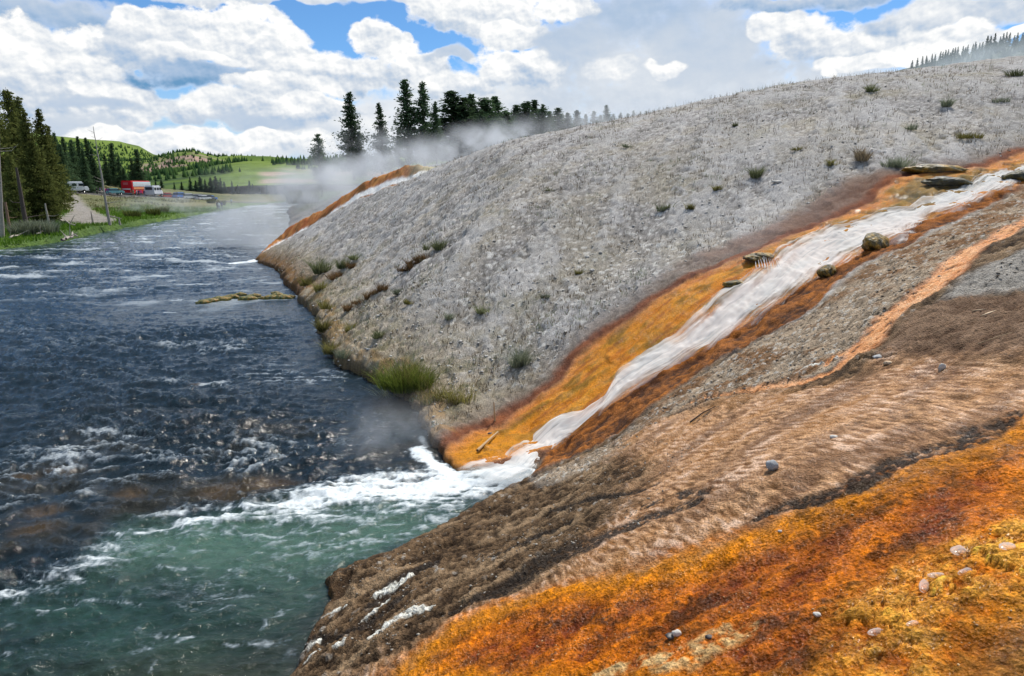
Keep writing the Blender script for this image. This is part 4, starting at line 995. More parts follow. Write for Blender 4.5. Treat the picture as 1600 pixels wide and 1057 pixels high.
F = np.concatenate([(np.arange(len(tx)) * 6)[:, None, None] + np.array([[j, (j + 1) % 5, 5] for j in range(5)])[None]], 0).reshape(-1, 3)
me = np_mesh('forest', V, F, False); set_f(me, 'tone', np.repeat(rg.rand(len(tx)) * .8, 6))
tag(link('forest', me, leaf_mat('far_needles', (.018,.045,.022), (.07,.125,.035))), kind='stuff')

# dead trees and driftwood
def dead_tree(P0, P1, r0, r1, nb, label, bl=1.6, seed=1, name='dead_tree', mat=M_DEAD, branches=None):
    rg = np.random.RandomState(seed); P0 = np.array(P0, float); P1 = np.array(P1, float); n = 14
    s_ = np.linspace(0, 1, n)[:, None]; Pp = P0 + (P1 - P0) * s_; Pp[:, :2] += np.cumsum(rg.randn(n, 2) * .03, axis=0) * np.linalg.norm(P1 - P0) / 12
    e = link(name, None, loc=tuple(P0)); tag(e, label, 'dead tree')
    r0, r1 = r0 * .62, r1 * .62
    V, F = tube(Pp - P0, np.linspace(r0, r1, n), 8); A = Acc(); A.add(V, F); link('trunk', A.mesh('t'), mat, parent=e)
    for k in range(nb):
        q = .18 + .78 * rg.rand(); b0 = P0 + (P1 - P0) * q; b0 = np.array([np.interp(q, s_[:, 0], Pp[:, i]) for i in range(3)]) - P0
        an = rg.rand() * 6.28; L = bl * (1 - q * .7) * (.3 + .9 * rg.rand()); dv = np.array([math.cos(an), math.sin(an), -.15 + .5 * rg.rand()])
        mid_ = b0 + dv * L * .5 + rg.randn(3) * .06 * L; end = b0 + dv * L + np.array([0, 0, .25 * L * rg.rand()])
        V, F = tube([b0, mid_, end], [r0 * .22 * (1 - q) + .02, r0 * .14 * (1 - q) + .012, .006], 5); A = Acc(); A.add(V, F); link('branch', A.mesh('b'), mat, parent=e)
    return e
def LP(px, py, y_=None):
    p = far_pt(px, py); return p
b0 = LP(171, 352); dead_tree(b0, aty(146, 198, b0[1]), .26, .04, 16, 'tall bare grey dead trunk leaning left beside the river, branches broken short', 1.8, 3)
b0 = LP(146, 350); dead_tree(b0 - [0, 0, .1], aty(142, 330, b0[1]), .26, .05, 2, 'short jagged stump of a dead tree left of the tall bare trunk', .4, 4)
b0 = LP(188, 352); dead_tree(aty(172, 338, b0[1]), aty(190, 342, b0[1]), .12, .06, 3, 'thin dead limb bent over from the foot of the tall bare trunk', .5, 5)
dead_tree(b0, aty(185, 340, b0[1]), .2, .1, 3, 'broken grey stub standing right of the tall bare trunk', .5, 6)
b0 = LP(3, 372); dead_tree(b0, aty(-4, 175, b0[1]), .30, .07, 9, 'pale dead tree with long curved limbs at the very left edge', 4.6, 7)
b0 = LP(16, 366); dead_tree(b0 + [0, 0, .0], aty(8, 316, b0[1]), .22, .15, 3, 'reddish bare leaning trunk in the grass below the far left conifers', 1.6, 8, mat=simple('red_bark', (.24,.15,.10), .9))
b0 = LP(44, 362); dead_tree(b0, aty(24, 262, b0[1]), .38, .16, 5, 'thick dark trunk at the foot of the left bank clump', 2.5, 9, name='tree_trunk', mat=simple('dark_bark', (.075,.058,.05), .95))
b0 = LP(78, 356); dead_tree(b0, aty(70, 318, b0[1]), .20, .1, 3, 'slim grey trunk at the right of the left bank clump', 1.5, 10, name='tree_trunk')
def log_(px0, py0, px1, py1, rr0, label, seed):
    a = LP(px0, py0) + [0, 0, rr0 + .05]; b_ = LP(px1, py1) + [0, 0, rr0 + .15]
    rg = np.random.RandomState(seed); s_ = np.linspace(0, 1, 7)[:, None]; P_ = a + (b_ - a) * s_ + rg.randn(7, 3) * .08
    V, F = tube(P_ - a, np.linspace(rr0, rr0 * .5, 7), 7); A = Acc(); A.add(V, F)
    for k in range(3):
        q = rg.randint(1, 6); V, F = tube([P_[q] - a, P_[q] - a + rg.randn(3) * [.6, .3, .3] + [0, 0, .5]], [rr0 * .4, .02], 5); A.add(V, F)
    tag(link('log', A.mesh('log'), M_DEAD, loc=tuple(a)), label, 'driftwood')
log_(82,342,118,356,.14,'long pale log slanting down from the trees to the gravel lot',1)
log_(40,367,62,363,.16,'grey driftwood log among sagebrush under the left trees',2)
log_(58,370,78,364,.12,'tangled driftwood at the grass edge right of the sagebrush',3)
log_(96,377,120,373,.13,'reddish driftwood lying at the waterline by the grass point',4)
log_(104,380,116,368,.09,'thin driftwood limb sticking up at the waterline',5)
log_(18,376,32,371,.10,'small pale driftwood piece on the far left grass',6)

# ---------------------------------------------------------------- grass and plants
def blades(base, n, h, w_, spread, rg, lean=.35, tone0=.5):
    """n blades around each base point"""
    base = np.asarray(base, float); m_ = len(base) * n
    B = np.repeat(base, n, 0); an = rg.rand(m_) * 6.283; rr_ = np.sqrt(rg.rand(m_)) * np.repeat(spread, n) if np.ndim(spread) else np.sqrt(rg.rand(m_)) * spread
    hh_ = (np.repeat(h, n) if np.ndim(h) else h) * (.45 + .75 * rg.rand(m_))
    ox = np.cos(an) * rr_; oy = np.sin(an) * rr_; B = B + np.stack([ox, oy, np.zeros(m_)], 1)
    d_ = np.stack([np.cos(an), np.sin(an)], 1) * (lean * hh_ * (.3 + rg.rand(m_)))[:, None]
    fa = rg.rand(m_) * 3.14; wv_ = np.stack([np.cos(fa), np.sin(fa), np.zeros(m_)], 1) * (w_ * (.6 + .8 * rg.rand(m_)))[:, None]
    M_ = B + np.concatenate([d_ * .35, (hh_ * .6)[:, None]], 1); Tp = B + np.concatenate([d_, hh_[:, None]], 1)
    V = np.stack([B - wv_, B + wv_, M_ + wv_ * .7, M_ - wv_ * .7, Tp], 1).reshape(-1, 3)
    o = (np.arange(m_) * 5)[:, None]
    Q = o + np.array([[0, 1, 2, 3]]); T3 = o + np.array([[3, 2, 4]])
    return V, Q, T3, np.repeat(np.clip(tone0 + .35 * rg.randn(m_), 0, 1), 5)
def blade_mesh(name, parts):
    Vs = []; Fs = []; Ts = []; n = 0
    for V, Q, T3, tn in parts:
        Vs.append(V); Fs.append(np.concatenate([Q[:, [0, 1, 2]], Q[:, [0, 2, 3]], T3]) + n); n += len(V); Ts.append(tn)
    me = np_mesh(name, np.vstack(Vs), np.vstack(Fs), False); set_f(me, 'tone', np.concatenate(Ts)); return me
M_BUSH = leaf_mat('bush_green', (.06,.095,.018), (.26,.32,.06)); M_GRASSY = leaf_mat('tuft_green', (.08,.10,.045), (.26,.28,.14)); M_YEL = leaf_mat('tuft_yellow_green', (.10,.10,.04), (.32,.29,.09)); M_SAGE = leaf_mat('sage', (.11,.13,.085), (.27,.30,.21)); M_DRY = leaf_mat('dry_grass', (.10,.075,.05), (.30,.24,.15)); M_STALK = leaf_mat('stalks', (.045,.035,.028), (.17,.13,.10)); M_BANK = leaf_mat('bank_grass', (.045,.11,.012), (.16,.27,.035)); M_RUST = leaf_mat('rust_grass', (.11,.065,.03), (.26,.17,.09))
M_DRYS = simple('weathered_stick', (.42,.30,.17), .85, scale=8)
rg = np.random.RandomState(21)
def plant(px, py, hpx, wpx, mat, label, group=None, n=None, cat='plant', name='tuft'):
    p = ground_pt(px, py); q = np.hypot(p[0], p[1]); z0 = float(surf_h(p[0], p[1])[0]); k = math.hypot(q, 5 - z0) / FPX
    h = hpx * k * 1.0; wd = wpx * k * .62; n = n or int(min(2200, 90 + hpx * wpx * 1.0))
    nb_ = 3 + int(wpx / 6); bp = np.stack([rg.randn(nb_) * wd * .55, rg.randn(nb_) * wd * .35, np.full(nb_, -.02)], 1)
    me = blade_mesh('tuft', [blades([q_], max(12, int(n / nb_ * (.4 + 1.2 * rg.rand()))), h * (.45 + .75 * rg.rand()), max(.003, k * .34), wd * (.2 + .4 * rg.rand()), rg, lean=.5 + .9 * rg.rand(), tone0=.25 + .5 * rg.rand()) for q_ in bp])
    o = link(name, me, mat, loc=(p[0], p[1], z0)); tag(o, label, cat, group); return o
plant(636, 596, 46, 56, M_BUSH, 'large bright green bush on the bank edge above the river', n=1900, cat='bush', name='green_bush')
plant(650, 600, 42, 34, M_YEL, 'yellow-flowered growth on the right side of the large green bush', n=420, cat='bush', name='flowering_bush')
plant(612, 592, 30, 30, M_SAGE, 'pale sage growth on the left side of the large green bush', n=420, cat='bush', name='sage_bush')
plant(720, 632, 34, 26, M_YEL, 'yellow-green plant with orange tips right of the large green bush', n=380)
plant(672, 628, 36, 26, M_YEL, 'thin yellow-flowered plant between the green bush and the orange-tipped plant', n=200)
plant(808, 574, 34, 24, M_SAGE, 'pale grey-green sage bush alone on the mound above the orange mats', n=600, cat='bush', name='sage_bush')
plant(755, 492, 16, 12, M_GRASSY, 'small green tuft with brown stems in the middle of the mound face')
plant(500, 408, 22, 18, M_GRASSY, 'green tuft near the river end of the mound below the second hot stream')
plant(686, 365, 17, 20, M_GRASSY, 'bright green tuft high on the left shoulder of the mound')
plant(1182, 278, 18, 14, M_GRASSY, 'green tuft standing alone on bare grey ground above the brown margin')
plant(1358, 146, 11, 12, M_GRASSY, 'small dark green bush just below the mound crest')
plant(1510, 218, 8, 34, M_YEL, 'flat olive mat of plants near the right end of the mound')
plant(1396, 264, 16, 26, M_SAGE, 'grey-green clump just above the orange ledge, right one of two')
plant(1350, 254, 17, 24, M_DRY, 'dry olive clump just above the orange ledge, left one of two')
GT = 'small green tufts on the grey mound'; LT = 'small green tuft of thin blades growing on the grey mound'
TUF = [(535,392,16,14),(552,378,12,12),(478,432,16,12),(495,442,16,14),(515,470,14,16),(505,505,20,14),(520,530,18,20),(535,545,16,22),(560,560,14,16),(545,500,14,14),(590,520,14,14),(1075,332,10,12),(1040,328,9,14),(1030,330,9,8),(860,300,7,10),(980,232,6,8),(1150,200,7,8),(1245,238,8,8),(1420,205,9,10),(1480,170,9,12),(1560,160,9,14),(1592,120,9,12),(1300,262,10,10),(1120,300,9,9),(905,430,10,8),(700,500,12,10),(640,470,12,10),(620,440,11,10),(850,470,9,8)]
zn = lambda q: 'by the waterline low on the mound' if q[0] < 600 else ('on the middle of the mound face' if q[1] > 290 else 'high on the mound towards the crest')
cnt = {}
for q in sorted(TUF):
    z_ = zn(q); cnt[z_] = cnt.get(z_, -1) + 1
    plant(*q, rnd.choice([M_GRASSY, M_SAGE, M_YEL]), 'small grass tuft %s, %s from the river side' % (z_, ORD[cnt[z_]]), GT)
GR = 'strips of rust-brown dry grass low on the mound'; LR = 'rust-brown clump of dry grass in a strip running down the lower mound'
for k, (px, py) in enumerate([(560,455),(572,447),(585,438),(598,430),(545,466),(530,402),(522,410),(548,388),(640,392),(650,386),(660,380),(630,398)]):
    plant(px, py, 11, 16, M_RUST, ('rust-brown dry grass clump in the long strip on the lower mound, %s going up' % ORD[k]) if k < 5 else ('rust-brown dry grass clump in the short strip near the river, %s of three' % ORD[k - 5]) if k < 8 else ('rust-brown dry grass clump in the upper strip on the left shoulder, %s of four' % ORD[k - 8]), GR)
# stalks, dry grass and pebbles: nobody could count them
def scatter(n, fn, seed, rmin=3, rmax=48, azr=(-24, 41)):
    rg = np.random.RandomState(seed); a = np.radians(azr[0] + (azr[1] - azr[0]) * rg.rand(n)); r_ = np.exp(np.log(rmin) + (np.log(rmax) - np.log(rmin)) * rg.rand(n)); 
    px_, py_ = r_ * np.sin(a), r_ * np.cos(a); k = fn(px_, py_, rg); px_, py_ = px_[k], py_[k]
    return np.stack([px_, py_, surf_h(px_, py_)], 1)
PB = G(B_LEFT) + [(26, 22), (60, 30), (60, 62), (-25, 62), (-20, 50)] + G([(402,403),(440,430),(490,500),(512,562),(580,600),(640,640),(652,668)])[::1]
MOUND = [tuple(p) for p in (G([(402,406),(446,452),(490,505),(512,563),(585,602),(648,648),(660,678),(720,658),(805,618),(885,550),(975,478),(1090,403),(1170,373),(1260,328),(1330,280),(1500,254),(1700,240)]) + [(60, 30), (60, 60), (-12, 50)])]
fn = lambda px_, py_, rg: (sdf(px_, py_, MOUND) > .15) & (fbm(px_ * .25, py_ * .25, 3, 201) + .5 * fbm(px_ * 1.2, py_ * 1.2, 2, 202) + .35 * (rg.rand(len(px_)) - .5) + .35 * ridged((px_ * .90 - py_ * .43) * .7, (px_ * .43 + py_ * .90) * .09, 2, 35) > .16)
B = scatter(6500, fn, 31, 13, 46)
kk_ = np.hypot(B[:, 0], B[:, 1]) / FPX
me = blade_mesh('dry_stalks', [blades(B, 2, .07 + kk_ * 5.5, .005, .03, rg, lean=.25, tone0=.4)]); tag(link('dry_stalks', me, M_STALK), kind='stuff')
fn2 = lambda px_, py_, rg: (sdf(px_, py_, MOUND) > .05) & (fbm(px_ * .35, py_ * .35, 3, 203) + .25 * fbm(px_ * 1.5, py_ * 1.5, 2, 204) + .5 * (rg.rand(len(px_)) - .5) + .35 * sst(24, 15, py_) * (px_ < 2) + .45 * ridged((px_ * .90 - py_ * .43) * .55, (px_ * .43 + py_ * .90) * .09, 2, 32) > .26)
B = scatter(9000, fn2, 32, 13, 46)
me = blade_mesh('dry_grass', [blades(B, 6, .07 + np.hypot(B[:, 0], B[:, 1]) / FPX * 2.0, .006, .09, rg, lean=.7, tone0=.4)]); tag(link('dry_grass', me, M_DRY), kind='stuff')
fn3 = lambda px_, py_, rg: (sdf(px_, py_, MOUND) > .05) & (fbm(px_ * .3, py_ * .3, 3, 205) + .4 * (rg.rand(len(px_)) - .5) + .5 * sst(3.5, .5, sdf(px_, py_, shore)) > .30)
B = scatter(9000, fn3, 33, 13, 46)
me = blade_mesh('sparse_grass', [blades(B, 5, .08 + np.hypot(B[:, 0], B[:, 1]) / FPX * 2.5, .006, .07, rg, lean=.6, tone0=.5)]); tag(link('sparse_grass', me, M_SAGE), kind='stuff')
# chips and pebbles
ico = np.array([(0,0,1),(.9,0,.1),(.1,.9,0),(-.85,.1,.1),(0,-.9,0),(0,0,-.6)]); icf = np.array([(0,1,2),(0,2,3),(0,3,4),(0,4,1),(5,2,1),(5,3,2),(5,4,3),(5,1,4)])
def pebbles(name, B, size, mat, seed, flat=.5):
    rg = np.random.RandomState(seed); n = len(B); s_ = size * (.5 + rg.rand(n) ** 2 * 1.6); a = rg.rand(n) * 6.28; e_ = .6 + .8 * rg.rand(n)
    v = ico[None] * (1 + .25 * rg.randn(n, 6, 1)) * s_[:, None, None]; v[:, :, 0] *= e_[:, None]; v[:, :, 2] *= flat
    X_ = v[:, :, 0] * np.cos(a)[:, None] - v[:, :, 1] * np.sin(a)[:, None]; Y_ = v[:, :, 0] * np.sin(a)[:, None] + v[:, :, 1] * np.cos(a)[:, None]
    V = np.stack([X_ + B[:, 0:1], Y_ + B[:, 1:2], v[:, :, 2] + B[:, 2:3]], -1).reshape(-1, 3); F = ((np.arange(n) * 6)[:, None, None] + icf[None]).reshape(-1, 3)
    me = np_mesh(name, V, F, False); set_f(me, 'tone', np.repeat(rg.rand(n), 6)); tag(link(name, me, mat), kind='stuff')
def tone_mat(name, a, b_, rough=.9):
    m, t = material(name); b = principled(t, Base_Color=t.mix(t.attr('tone', 'Fac'), (*a, 1), (*b_, 1)), Roughness=rough); t.l.new(b.outputs[0], t.out.inputs[0]); return m
M_CHIP = tone_mat('sinter_chips', (.30,.28,.25), (.66,.64,.60)); M_CHIP2 = tone_mat('brown_chips', (.10,.07,.045), (.46,.42,.36))
B = scatter(16000, lambda px_, py_, rg: (sdf(px_, py_, MOUND) > .05) & (fbm(px_ * .5, py_ * .5, 3, 206) + .5 * rg.rand(len(px_)) > .18), 34, 13, 44); pebbles('gravel', B, .030, M_CHIP, 1)
GV = G(gravelR); GY = G(greyR)
B = scatter(14000, lambda px_, py_, rg: (sdf(px_, py_, GV) > .05) | (sdf(px_, py_, GY) > .05), 35, 6, 22, (0, 41)); pebbles('gravel', B, .016, M_CHIP2, 2)
RK = G([(450,1050),(505,905),(640,850),(705,820),(820,765),(1000,690),(1100,640),(1100,780),(960,835),(850,885),(700,965),(600,1030)])
B = scatter(7000, lambda px_, py_, rg: (sdf(px_, py_, RK) > .03) & (fbm(px_ * 1.3, py_ * 1.3, 3, 207) + .6 * rg.rand(len(px_)) > .38), 36, 4.5, 13, (-20, 20)); pebbles('gravel', B, .011, M_CHIP2, 3)
FG = G([(600,1050),(800,960),(1100,900),(1400,780),(1600,700),(1600,1050)])
B = scatter(5000, lambda px_, py_, rg: (sdf(px_, py_, FG) > .03) & (fbm(px_ * 1.6, py_ * 1.6, 3, 208) + .6 * rg.rand(len(px_)) > .42), 37, 2.6, 8, (-15, 41)); pebbles('gravel', B, .006, tone_mat('mat_grit', (.20,.07,.01), (.75,.50,.24), .5), 4)
# grass on the left bank
aaL = np.radians(-42 + 24 * rg.rand(26000)); rL = 50 + 110 * rg.rand(26000) ** 1.5; lx, ly = rL * np.sin(aaL), rL * np.cos(aaL)
dL = sdf(lx, ly, left_land); okl = (dL > .15) & (dL < 16) & (sdf(lx, ly, lot) < 0); lx, ly = lx[okl], ly[okl]
B = np.stack([lx, ly, np.maximum(far_h(lx, ly), .12) - .05], 1)
me = blade_mesh('bank_grass', [blades(B, 4, .42, .03, .35, rg, lean=.5, tone0=.5)]); tag(link('bank_grass', me, M_BANK), kind='stuff')
aaL = np.radians(-42 + 26 * rg.rand(9000)); rL = 80 + 130 * rg.rand(9000); lx, ly = rL * np.sin(aaL), rL * np.cos(aaL)
okl = (sdf(lx, ly, left_land) > 12) & (sdf(lx, ly, lot) < -.5) & (seg_dist(lx, ly, road)[0] > 4.5) & (fbm(lx * .08, ly * .08, 3, 211) > -.1); lx, ly = lx[okl], ly[okl]
me = blade_mesh('slope_grass', [blades(np.stack([lx, ly, far_h(lx, ly) - .05], 1), 4, .45, .05, .6, rg, lean=.6, tone0=.5)]); tag(link('slope_grass', me, leaf_mat('slope_tufts', (.08,.085,.03), (.24,.22,.10))), kind='stuff')
for i_, (px, py) in enumerate([(44,364),(54,366),(64,363),(74,366),(36,368),(240,337),(254,333),(208,341),(330,318),(346,321)]):
    p = LP(px, py); me = blade_mesh('bush', [blades([(0, 0, 0)], 420, 1.1, .03, .9, rg, lean=.6)])
    o = link('sagebrush', me, M_SAGE if i_ < 5 else M_OLI, loc=tuple(p)); tag(o, 'grey sagebrush at the foot of the left bank trees, %s of the clump' % ORD[[1,2,3,4,0][i_]] if i_ < 5 else 'dull olive shrub on the slope below the road, %s from the dead trunk' % ORD[{5:1,6:2,7:0,8:3,9:4}[i_]], 'bush', 'sagebrush under the left bank trees' if i_ < 5 else 'shrubs on the slope below the road')
p = aty(474, 338, 70); me = blade_mesh('bush', [blades([(0, 0, 0)], 500, 1.3, .04, 1.5, rg, lean=.6)]); tag(link('bush', me, M_GRASSY, loc=(p[0], p[1], gz(p[0], p[1]))), 'low green bush in the steam on the bank beyond the second hot stream', 'bush')
print('plants', time.time() - T0)
# ---------------------------------------------------------------- stones, sticks and blisters
def rock_mesh(name, seed, sub=3, flat=.6, rough=.25):
    bm = bmesh.new(); bmesh.ops.create_icosphere(bm, subdivisions=sub, radius=1.0); me = bpy.data.meshes.new(name); bm.to_mesh(me); bm.free()
    V = np.zeros(len(me.vertices) * 3, np.float32); me.vertices.foreach_get('co', V); V = V.reshape(-1, 3)
    n_ = fbm(V[:, 0] * 1.1 + V[:, 2] * .7, V[:, 1] * 1.1 - V[:, 2] * .6, 3, seed) + .4 * fbm(V[:, 0] * 3 + V[:, 2] * 2, V[:, 1] * 3 + V[:, 2], 2, seed + 9)
    V = V * (1 + rough * n_[:, None]); V[:, 2] *= flat; me.vertices.foreach_set('co', V.ravel())
    me.polygons.foreach_set('use_smooth', np.ones(len(me.polygons), bool)); me.update(); return me
def sstone(px, py, wpx, mat, label, seed, flat=.6, asp=1.3, rot=0., name='stone', cat='stone', sink=.34, group=None, sub=3, water=False, rough=.45):
    p = atz(px, py, 0.0) if water else ground_pt(px, py); z0 = 0.0 if water else float(surf_h(p[0], p[1])[0]); k = math.sqrt(p[0] ** 2 + p[1] ** 2 + (5 - z0) ** 2) / FPX; s_ = wpx * k / 2
    o = link(name, rock_mesh(name, seed, sub, flat, rough), mat, loc=(p[0], p[1], z0 + s_ * flat * (1 - 2 * sink) ), rot=(0, 0, rot), scale=(s_, s_ / asp, s_)); tag(o, label, cat, group); return o
M_GREY = simple('grey_stone', (.36,.37,.38), .85, scale=9, var=.5, bump=.3); M_WHT = simple('white_stone', (.52,.50,.46), .8, scale=9); M_TAN = simple('tan_stone', (.52,.38,.25), .8, scale=9); M_DK = simple('dark_stone', (.05,.045,.045), .5, scale=9)
sstone(1206, 736, 17, M_GREY, 'rounded grey stone alone on the tan mat above the orange', 1, .9, 1.05, sink=.1, sub=3)
sstone(1303, 687, 11, M_WHT, 'small white pebble up-slope of the rounded grey stone', 2, .5)
sstone(1388, 567, 12, M_TAN, 'small tan stone left of the two leaning bark flakes', 3, .5)
sstone(1375, 556, 26, M_GREY, 'flat blue-grey slab at the lower edge of the orange rivulet', 4, .22, 2.2, .5)
sstone(1276, 970, 11, M_WHT, 'pale cream pebble in the deep orange mat', 5, .5)
sstone(1218, 838, 6, M_WHT, 'tiny white pebble near the edge of the orange mat', 6, .6)
sstone(1472, 576, 13, M_WHT, 'white chip standing on edge on the tan mat', 7, .9, 2.6, .3)
sstone(1057, 998, 13, M_WHT, 'white-topped pebble beside a dark hollow in the orange mat', 8, .7)
sstone(1049, 1001, 17, M_DK, 'dark wet stone beside the white-topped pebble', 9, .3)
sstone(1108, 1000, 12, M_DK, 'small dark stone on the pink-tan streak', 10, .4)
sstone(1212, 292, 14, M_WHT, 'flat white slab lying on the grey ground above the brown margin', 11, .25, 2)
sstone(918, 402, 7, M_WHT, 'white stone in the middle of the mound face', 12, .6)
sstone(925, 425, 8, M_WHT, 'second white stone just below the middle of the mound face', 13, .6)
GP = 'pale stones low on the mound face'
for k, (px, py, w_) in enumerate([(575,535,8),(610,545,7),(660,560,8),(700,575,9),(735,585,8),(760,560,7),(720,540,8),(690,520,7),(780,530,7),(845,520,6),(640,520,7),(590,485,7),(830,455,6),(880,455,6),(870,480,6)]):
    sstone(px, py, w_, M_WHT, 'pale flat stone on the lower mound face, %s in order from the green bush' % ORD[k], 20 + k, .4, 1.5, rnd.random() * 3, group=GP)
def moss_mat(name, a, b_, c_):
    m, t = material(name); tc = t.n('ShaderNodeTexCoord'); n_ = t.noise(tc.outputs['Object'], 2.2, 5, .65); g = t.n('ShaderNodeNewGeometry'); s_ = t.n('ShaderNodeSeparateXYZ'); t.l.new(g.outputs['Normal'], s_.inputs[0])
    c = t.ramp(n_, [(.35, a), (.5, b_), (.65, c_)])
    b = principled(t, Base_Color=c, Roughness=.45); t.l.new(t.bump(n_, .8, .15), b.inputs['Normal']); t.l.new(b.outputs[0], t.out.inputs[0]); return m
M_MOSS = moss_mat('moss_gold', (.02,.022,.006), (.14,.10,.012), (.50,.28,.03)); M_MOSSG = moss_mat('river_moss', (.02,.035,.012), (.14,.15,.02), (.42,.19,.03)); M_MOSSB = moss_mat('dark_moss', (.006,.008,.004), (.035,.035,.008), (.16,.12,.015))
sstone(1366, 394, 46, M_MOSS, 'dark gold mossy boulder parting the right side of the hot stream', 40, .55, 1.6, .5, 'mossy_rock', 'rock', .3, sub=3)
sstone(1291, 433, 32, M_MOSS, 'smaller mossy boulder on the right edge of the stream below the first', 41, .6, 1.6, .5, 'mossy_rock', 'rock', .3, sub=3)
sstone(1462, 270, 84, M_MOSS, 'long dark mossy ledge at the top of the orange mats', 42, .14, 2.6, .12, 'mossy_ledge', 'rock ledge', .35, sub=4, rough=.35)
sstone(1480, 292, 66, M_MOSSB, 'lower dark mossy ledge beside the upper waterfall', 43, .2, 2.0, .12, 'mossy_ledge', 'rock ledge', .35, sub=4, rough=.35)
sstone(1188, 404, 52, M_MOSS, 'overhanging golden lip with thin falls on the left side of the stream', 44, .22, 1.6, .5, 'mossy_ledge', 'rock ledge', .2, sub=4)
sstone(1150, 446, 44, M_MOSS, 'dark wet ledge below the golden lip', 45, .3, 1.6, .4, 'mossy_ledge', 'rock ledge', .62, sub=3)
sstone(1592, 284, 40, M_MOSSB, 'dark mossy rock at the right edge beside the upper waterfall', 46, .4, 1.5, .2, 'mossy_rock', 'rock', .3, sub=3)
sstone(724, 738, 46,M_MOSS, 'dark-footed orange toe of the mats where they meet the foam', 47, .5, 1.7, .4, 'mossy_rock', 'rock', .30, sub=4)
BAR = [(330,473,16),(345,471,18),(362,467,16),(375,463,13),(388,470,18),(398,465,14),(408,468,10),(425,468,16),(434,464,14),(443,468,17),(452,466,12),(430,459,8),(352,466,8),(318,475,14)]
for k, (px, py, w_) in enumerate(BAR):
    sstone(px, py, w_ * 1.5, M_MOSSG, 'low mossy rock in the bar reaching into the river, ' + ORD[sorted(BAR).index((px, py, w_))] + ' from its outer end', 60 + k, .42, 2.0, rnd.random() * .5, 'river_rock', 'rock', .36,'mossy rocks of the bar in the river', water=True)
def stick(P, r0, mat, label, name='stick', cat='stick', k=7):
    P = np.array(P, float); V, F = tube(P - P[0], np.linspace(r0, r0 * .5, len(P)), k); A = Acc(); A.add(V, F); tag(link(name, A.mesh(name), mat, loc=tuple(P[0])), label, cat)
def gp(px, py, dz=0.0):
    p = ground_pt(px, py); return np.array([p[0], p[1], float(surf_h(p[0], p[1])[0]) + dz])
stick([gp(746, 718, .06), gp(762, 705, .09), gp(778, 689, .07)], .030, M_DRYS, 'tan stick lying on the bright orange toe of the mats')
pv = gp(774, 665); stick([pv - [0, 0, .1], pv + [-.02, 0, .18], pv + [-.03, .01, .40]], .022, M_DRYS, 'upright weathered stick at the upper edge of the orange toe')
sstone(766, 685, 8, M_DK, 'black hollow stone by the tan stick on the orange toe', 90, .4)
stick([gp(1505, 546, .008), gp(1530, 541, .015), gp(1560, 535, .02), gp(1580, 528, .03)], .006, M_DRYS, 'thin curved twig lying on the brown mat at the right', 'twig', 'twig')
stick([gp(1078, 664, .01), gp(1098, 650, .02), gp(1118, 638, .02)], .012, simple('black_wood', (.03,.022,.018), .8), 'thin dark branch on the tan mat below the rivulet', 'twig', 'twig')
def flake(px0, py0, px1, py1, wd, label):
    a, b_ = gp(px0, py0, .01), gp(px1, py1, .035); d_ = b_ - a; n_ = np.array([-d_[1], d_[0], 0]); n_ = n_ / np.linalg.norm(n_) * wd; u_ = np.array([0, 0, .006])
    V = np.array([a, a + d_ * .5 + n_, b_, a + d_ * .5 - n_ * .6]); V = np.vstack([V - u_, V + u_]); F = [(3,2,1,0),(4,5,6,7),(0,1,5,4),(1,2,6,5),(2,3,7,6),(3,0,4,7)]
    tag(link('bark_flake', np_mesh('flake', V - a, F, False), M_TAN, loc=tuple(a)), label, 'bark')
flake(1518, 492, 1541, 487, .025, 'pale leaning bark flake on the brown mat, upper one of two'); flake(1530, 500, 1556, 492, .035, 'darker curved bark flake right under the pale one')
# water blisters in the foreground mats
m, t = material('water_film'); b = principled(t, Base_Color=(.85,.78,.74,1), Roughness=.12); tr = t.n('ShaderNodeBsdfTransparent'); tr.inputs[0].default_value = (1,.95,.9,1); mx = t.n('ShaderNodeMixShader')
lw = t.n('ShaderNodeLayerWeight'); lw.inputs[0].default_value = .35; t.put(mx.inputs[0], t.m('MULTIPLY_ADD', lw.outputs['Facing'], .70, .04)); t.l.new(tr.outputs[0], mx.inputs[1]); t.l.new(b.outputs[0], mx.inputs[2]); t.l.new(mx.outputs[0], t.out.inputs[0]); M_FILM = m
for k, (px, py, w_, asp, rot) in enumerate([(1500,868,34,1.8,.45),(1570,874,26,1.8,.45),(1443,925,38,3.2,.9),(1460,915,24,2.6,.2),(1510,900,34,3.4,.4),(1370,990,30,2.6,.3),(1425,985,24,3.0,.4)]):
    o = sstone(px, py, w_, M_FILM, ['largest clear water blister, left of the pair at the top of the golden mats','clear water blister at the right end of the golden mats','long clear water blister standing upright in the fork of the golden mats','thin clear water blister lying across the top of the upright one','long low water blister under the right-hand pair','pale water blister lowest and farthest left on the golden mats','small water blister just right of the lowest one'][k], 100 + k, .20, asp, rot, 'water_blister', 'water blister', .3, 'water blisters on the golden mats', sub=3, rough=.12)
# thin falls under the golden lip
A = Acc()
for k in range(11):
    px = 1178 + k * 3.6 + rnd.uniform(-1, 1); a = gp(px, 404 + k * .9, .10); b_ = gp(px + rnd.uniform(2, 9), 420 + k * 1.3 + rnd.uniform(-3, 5), .03)
    V, F = tube([a, (a + b_) / 2 + [0, 0, .03], b_], [.003, .005, .009], 5); A.add(V, F)
tag(link('thin_falls', A.mesh('thin_falls'), simple('falling_water', (.62,.64,.64), .4)), kind='stuff')

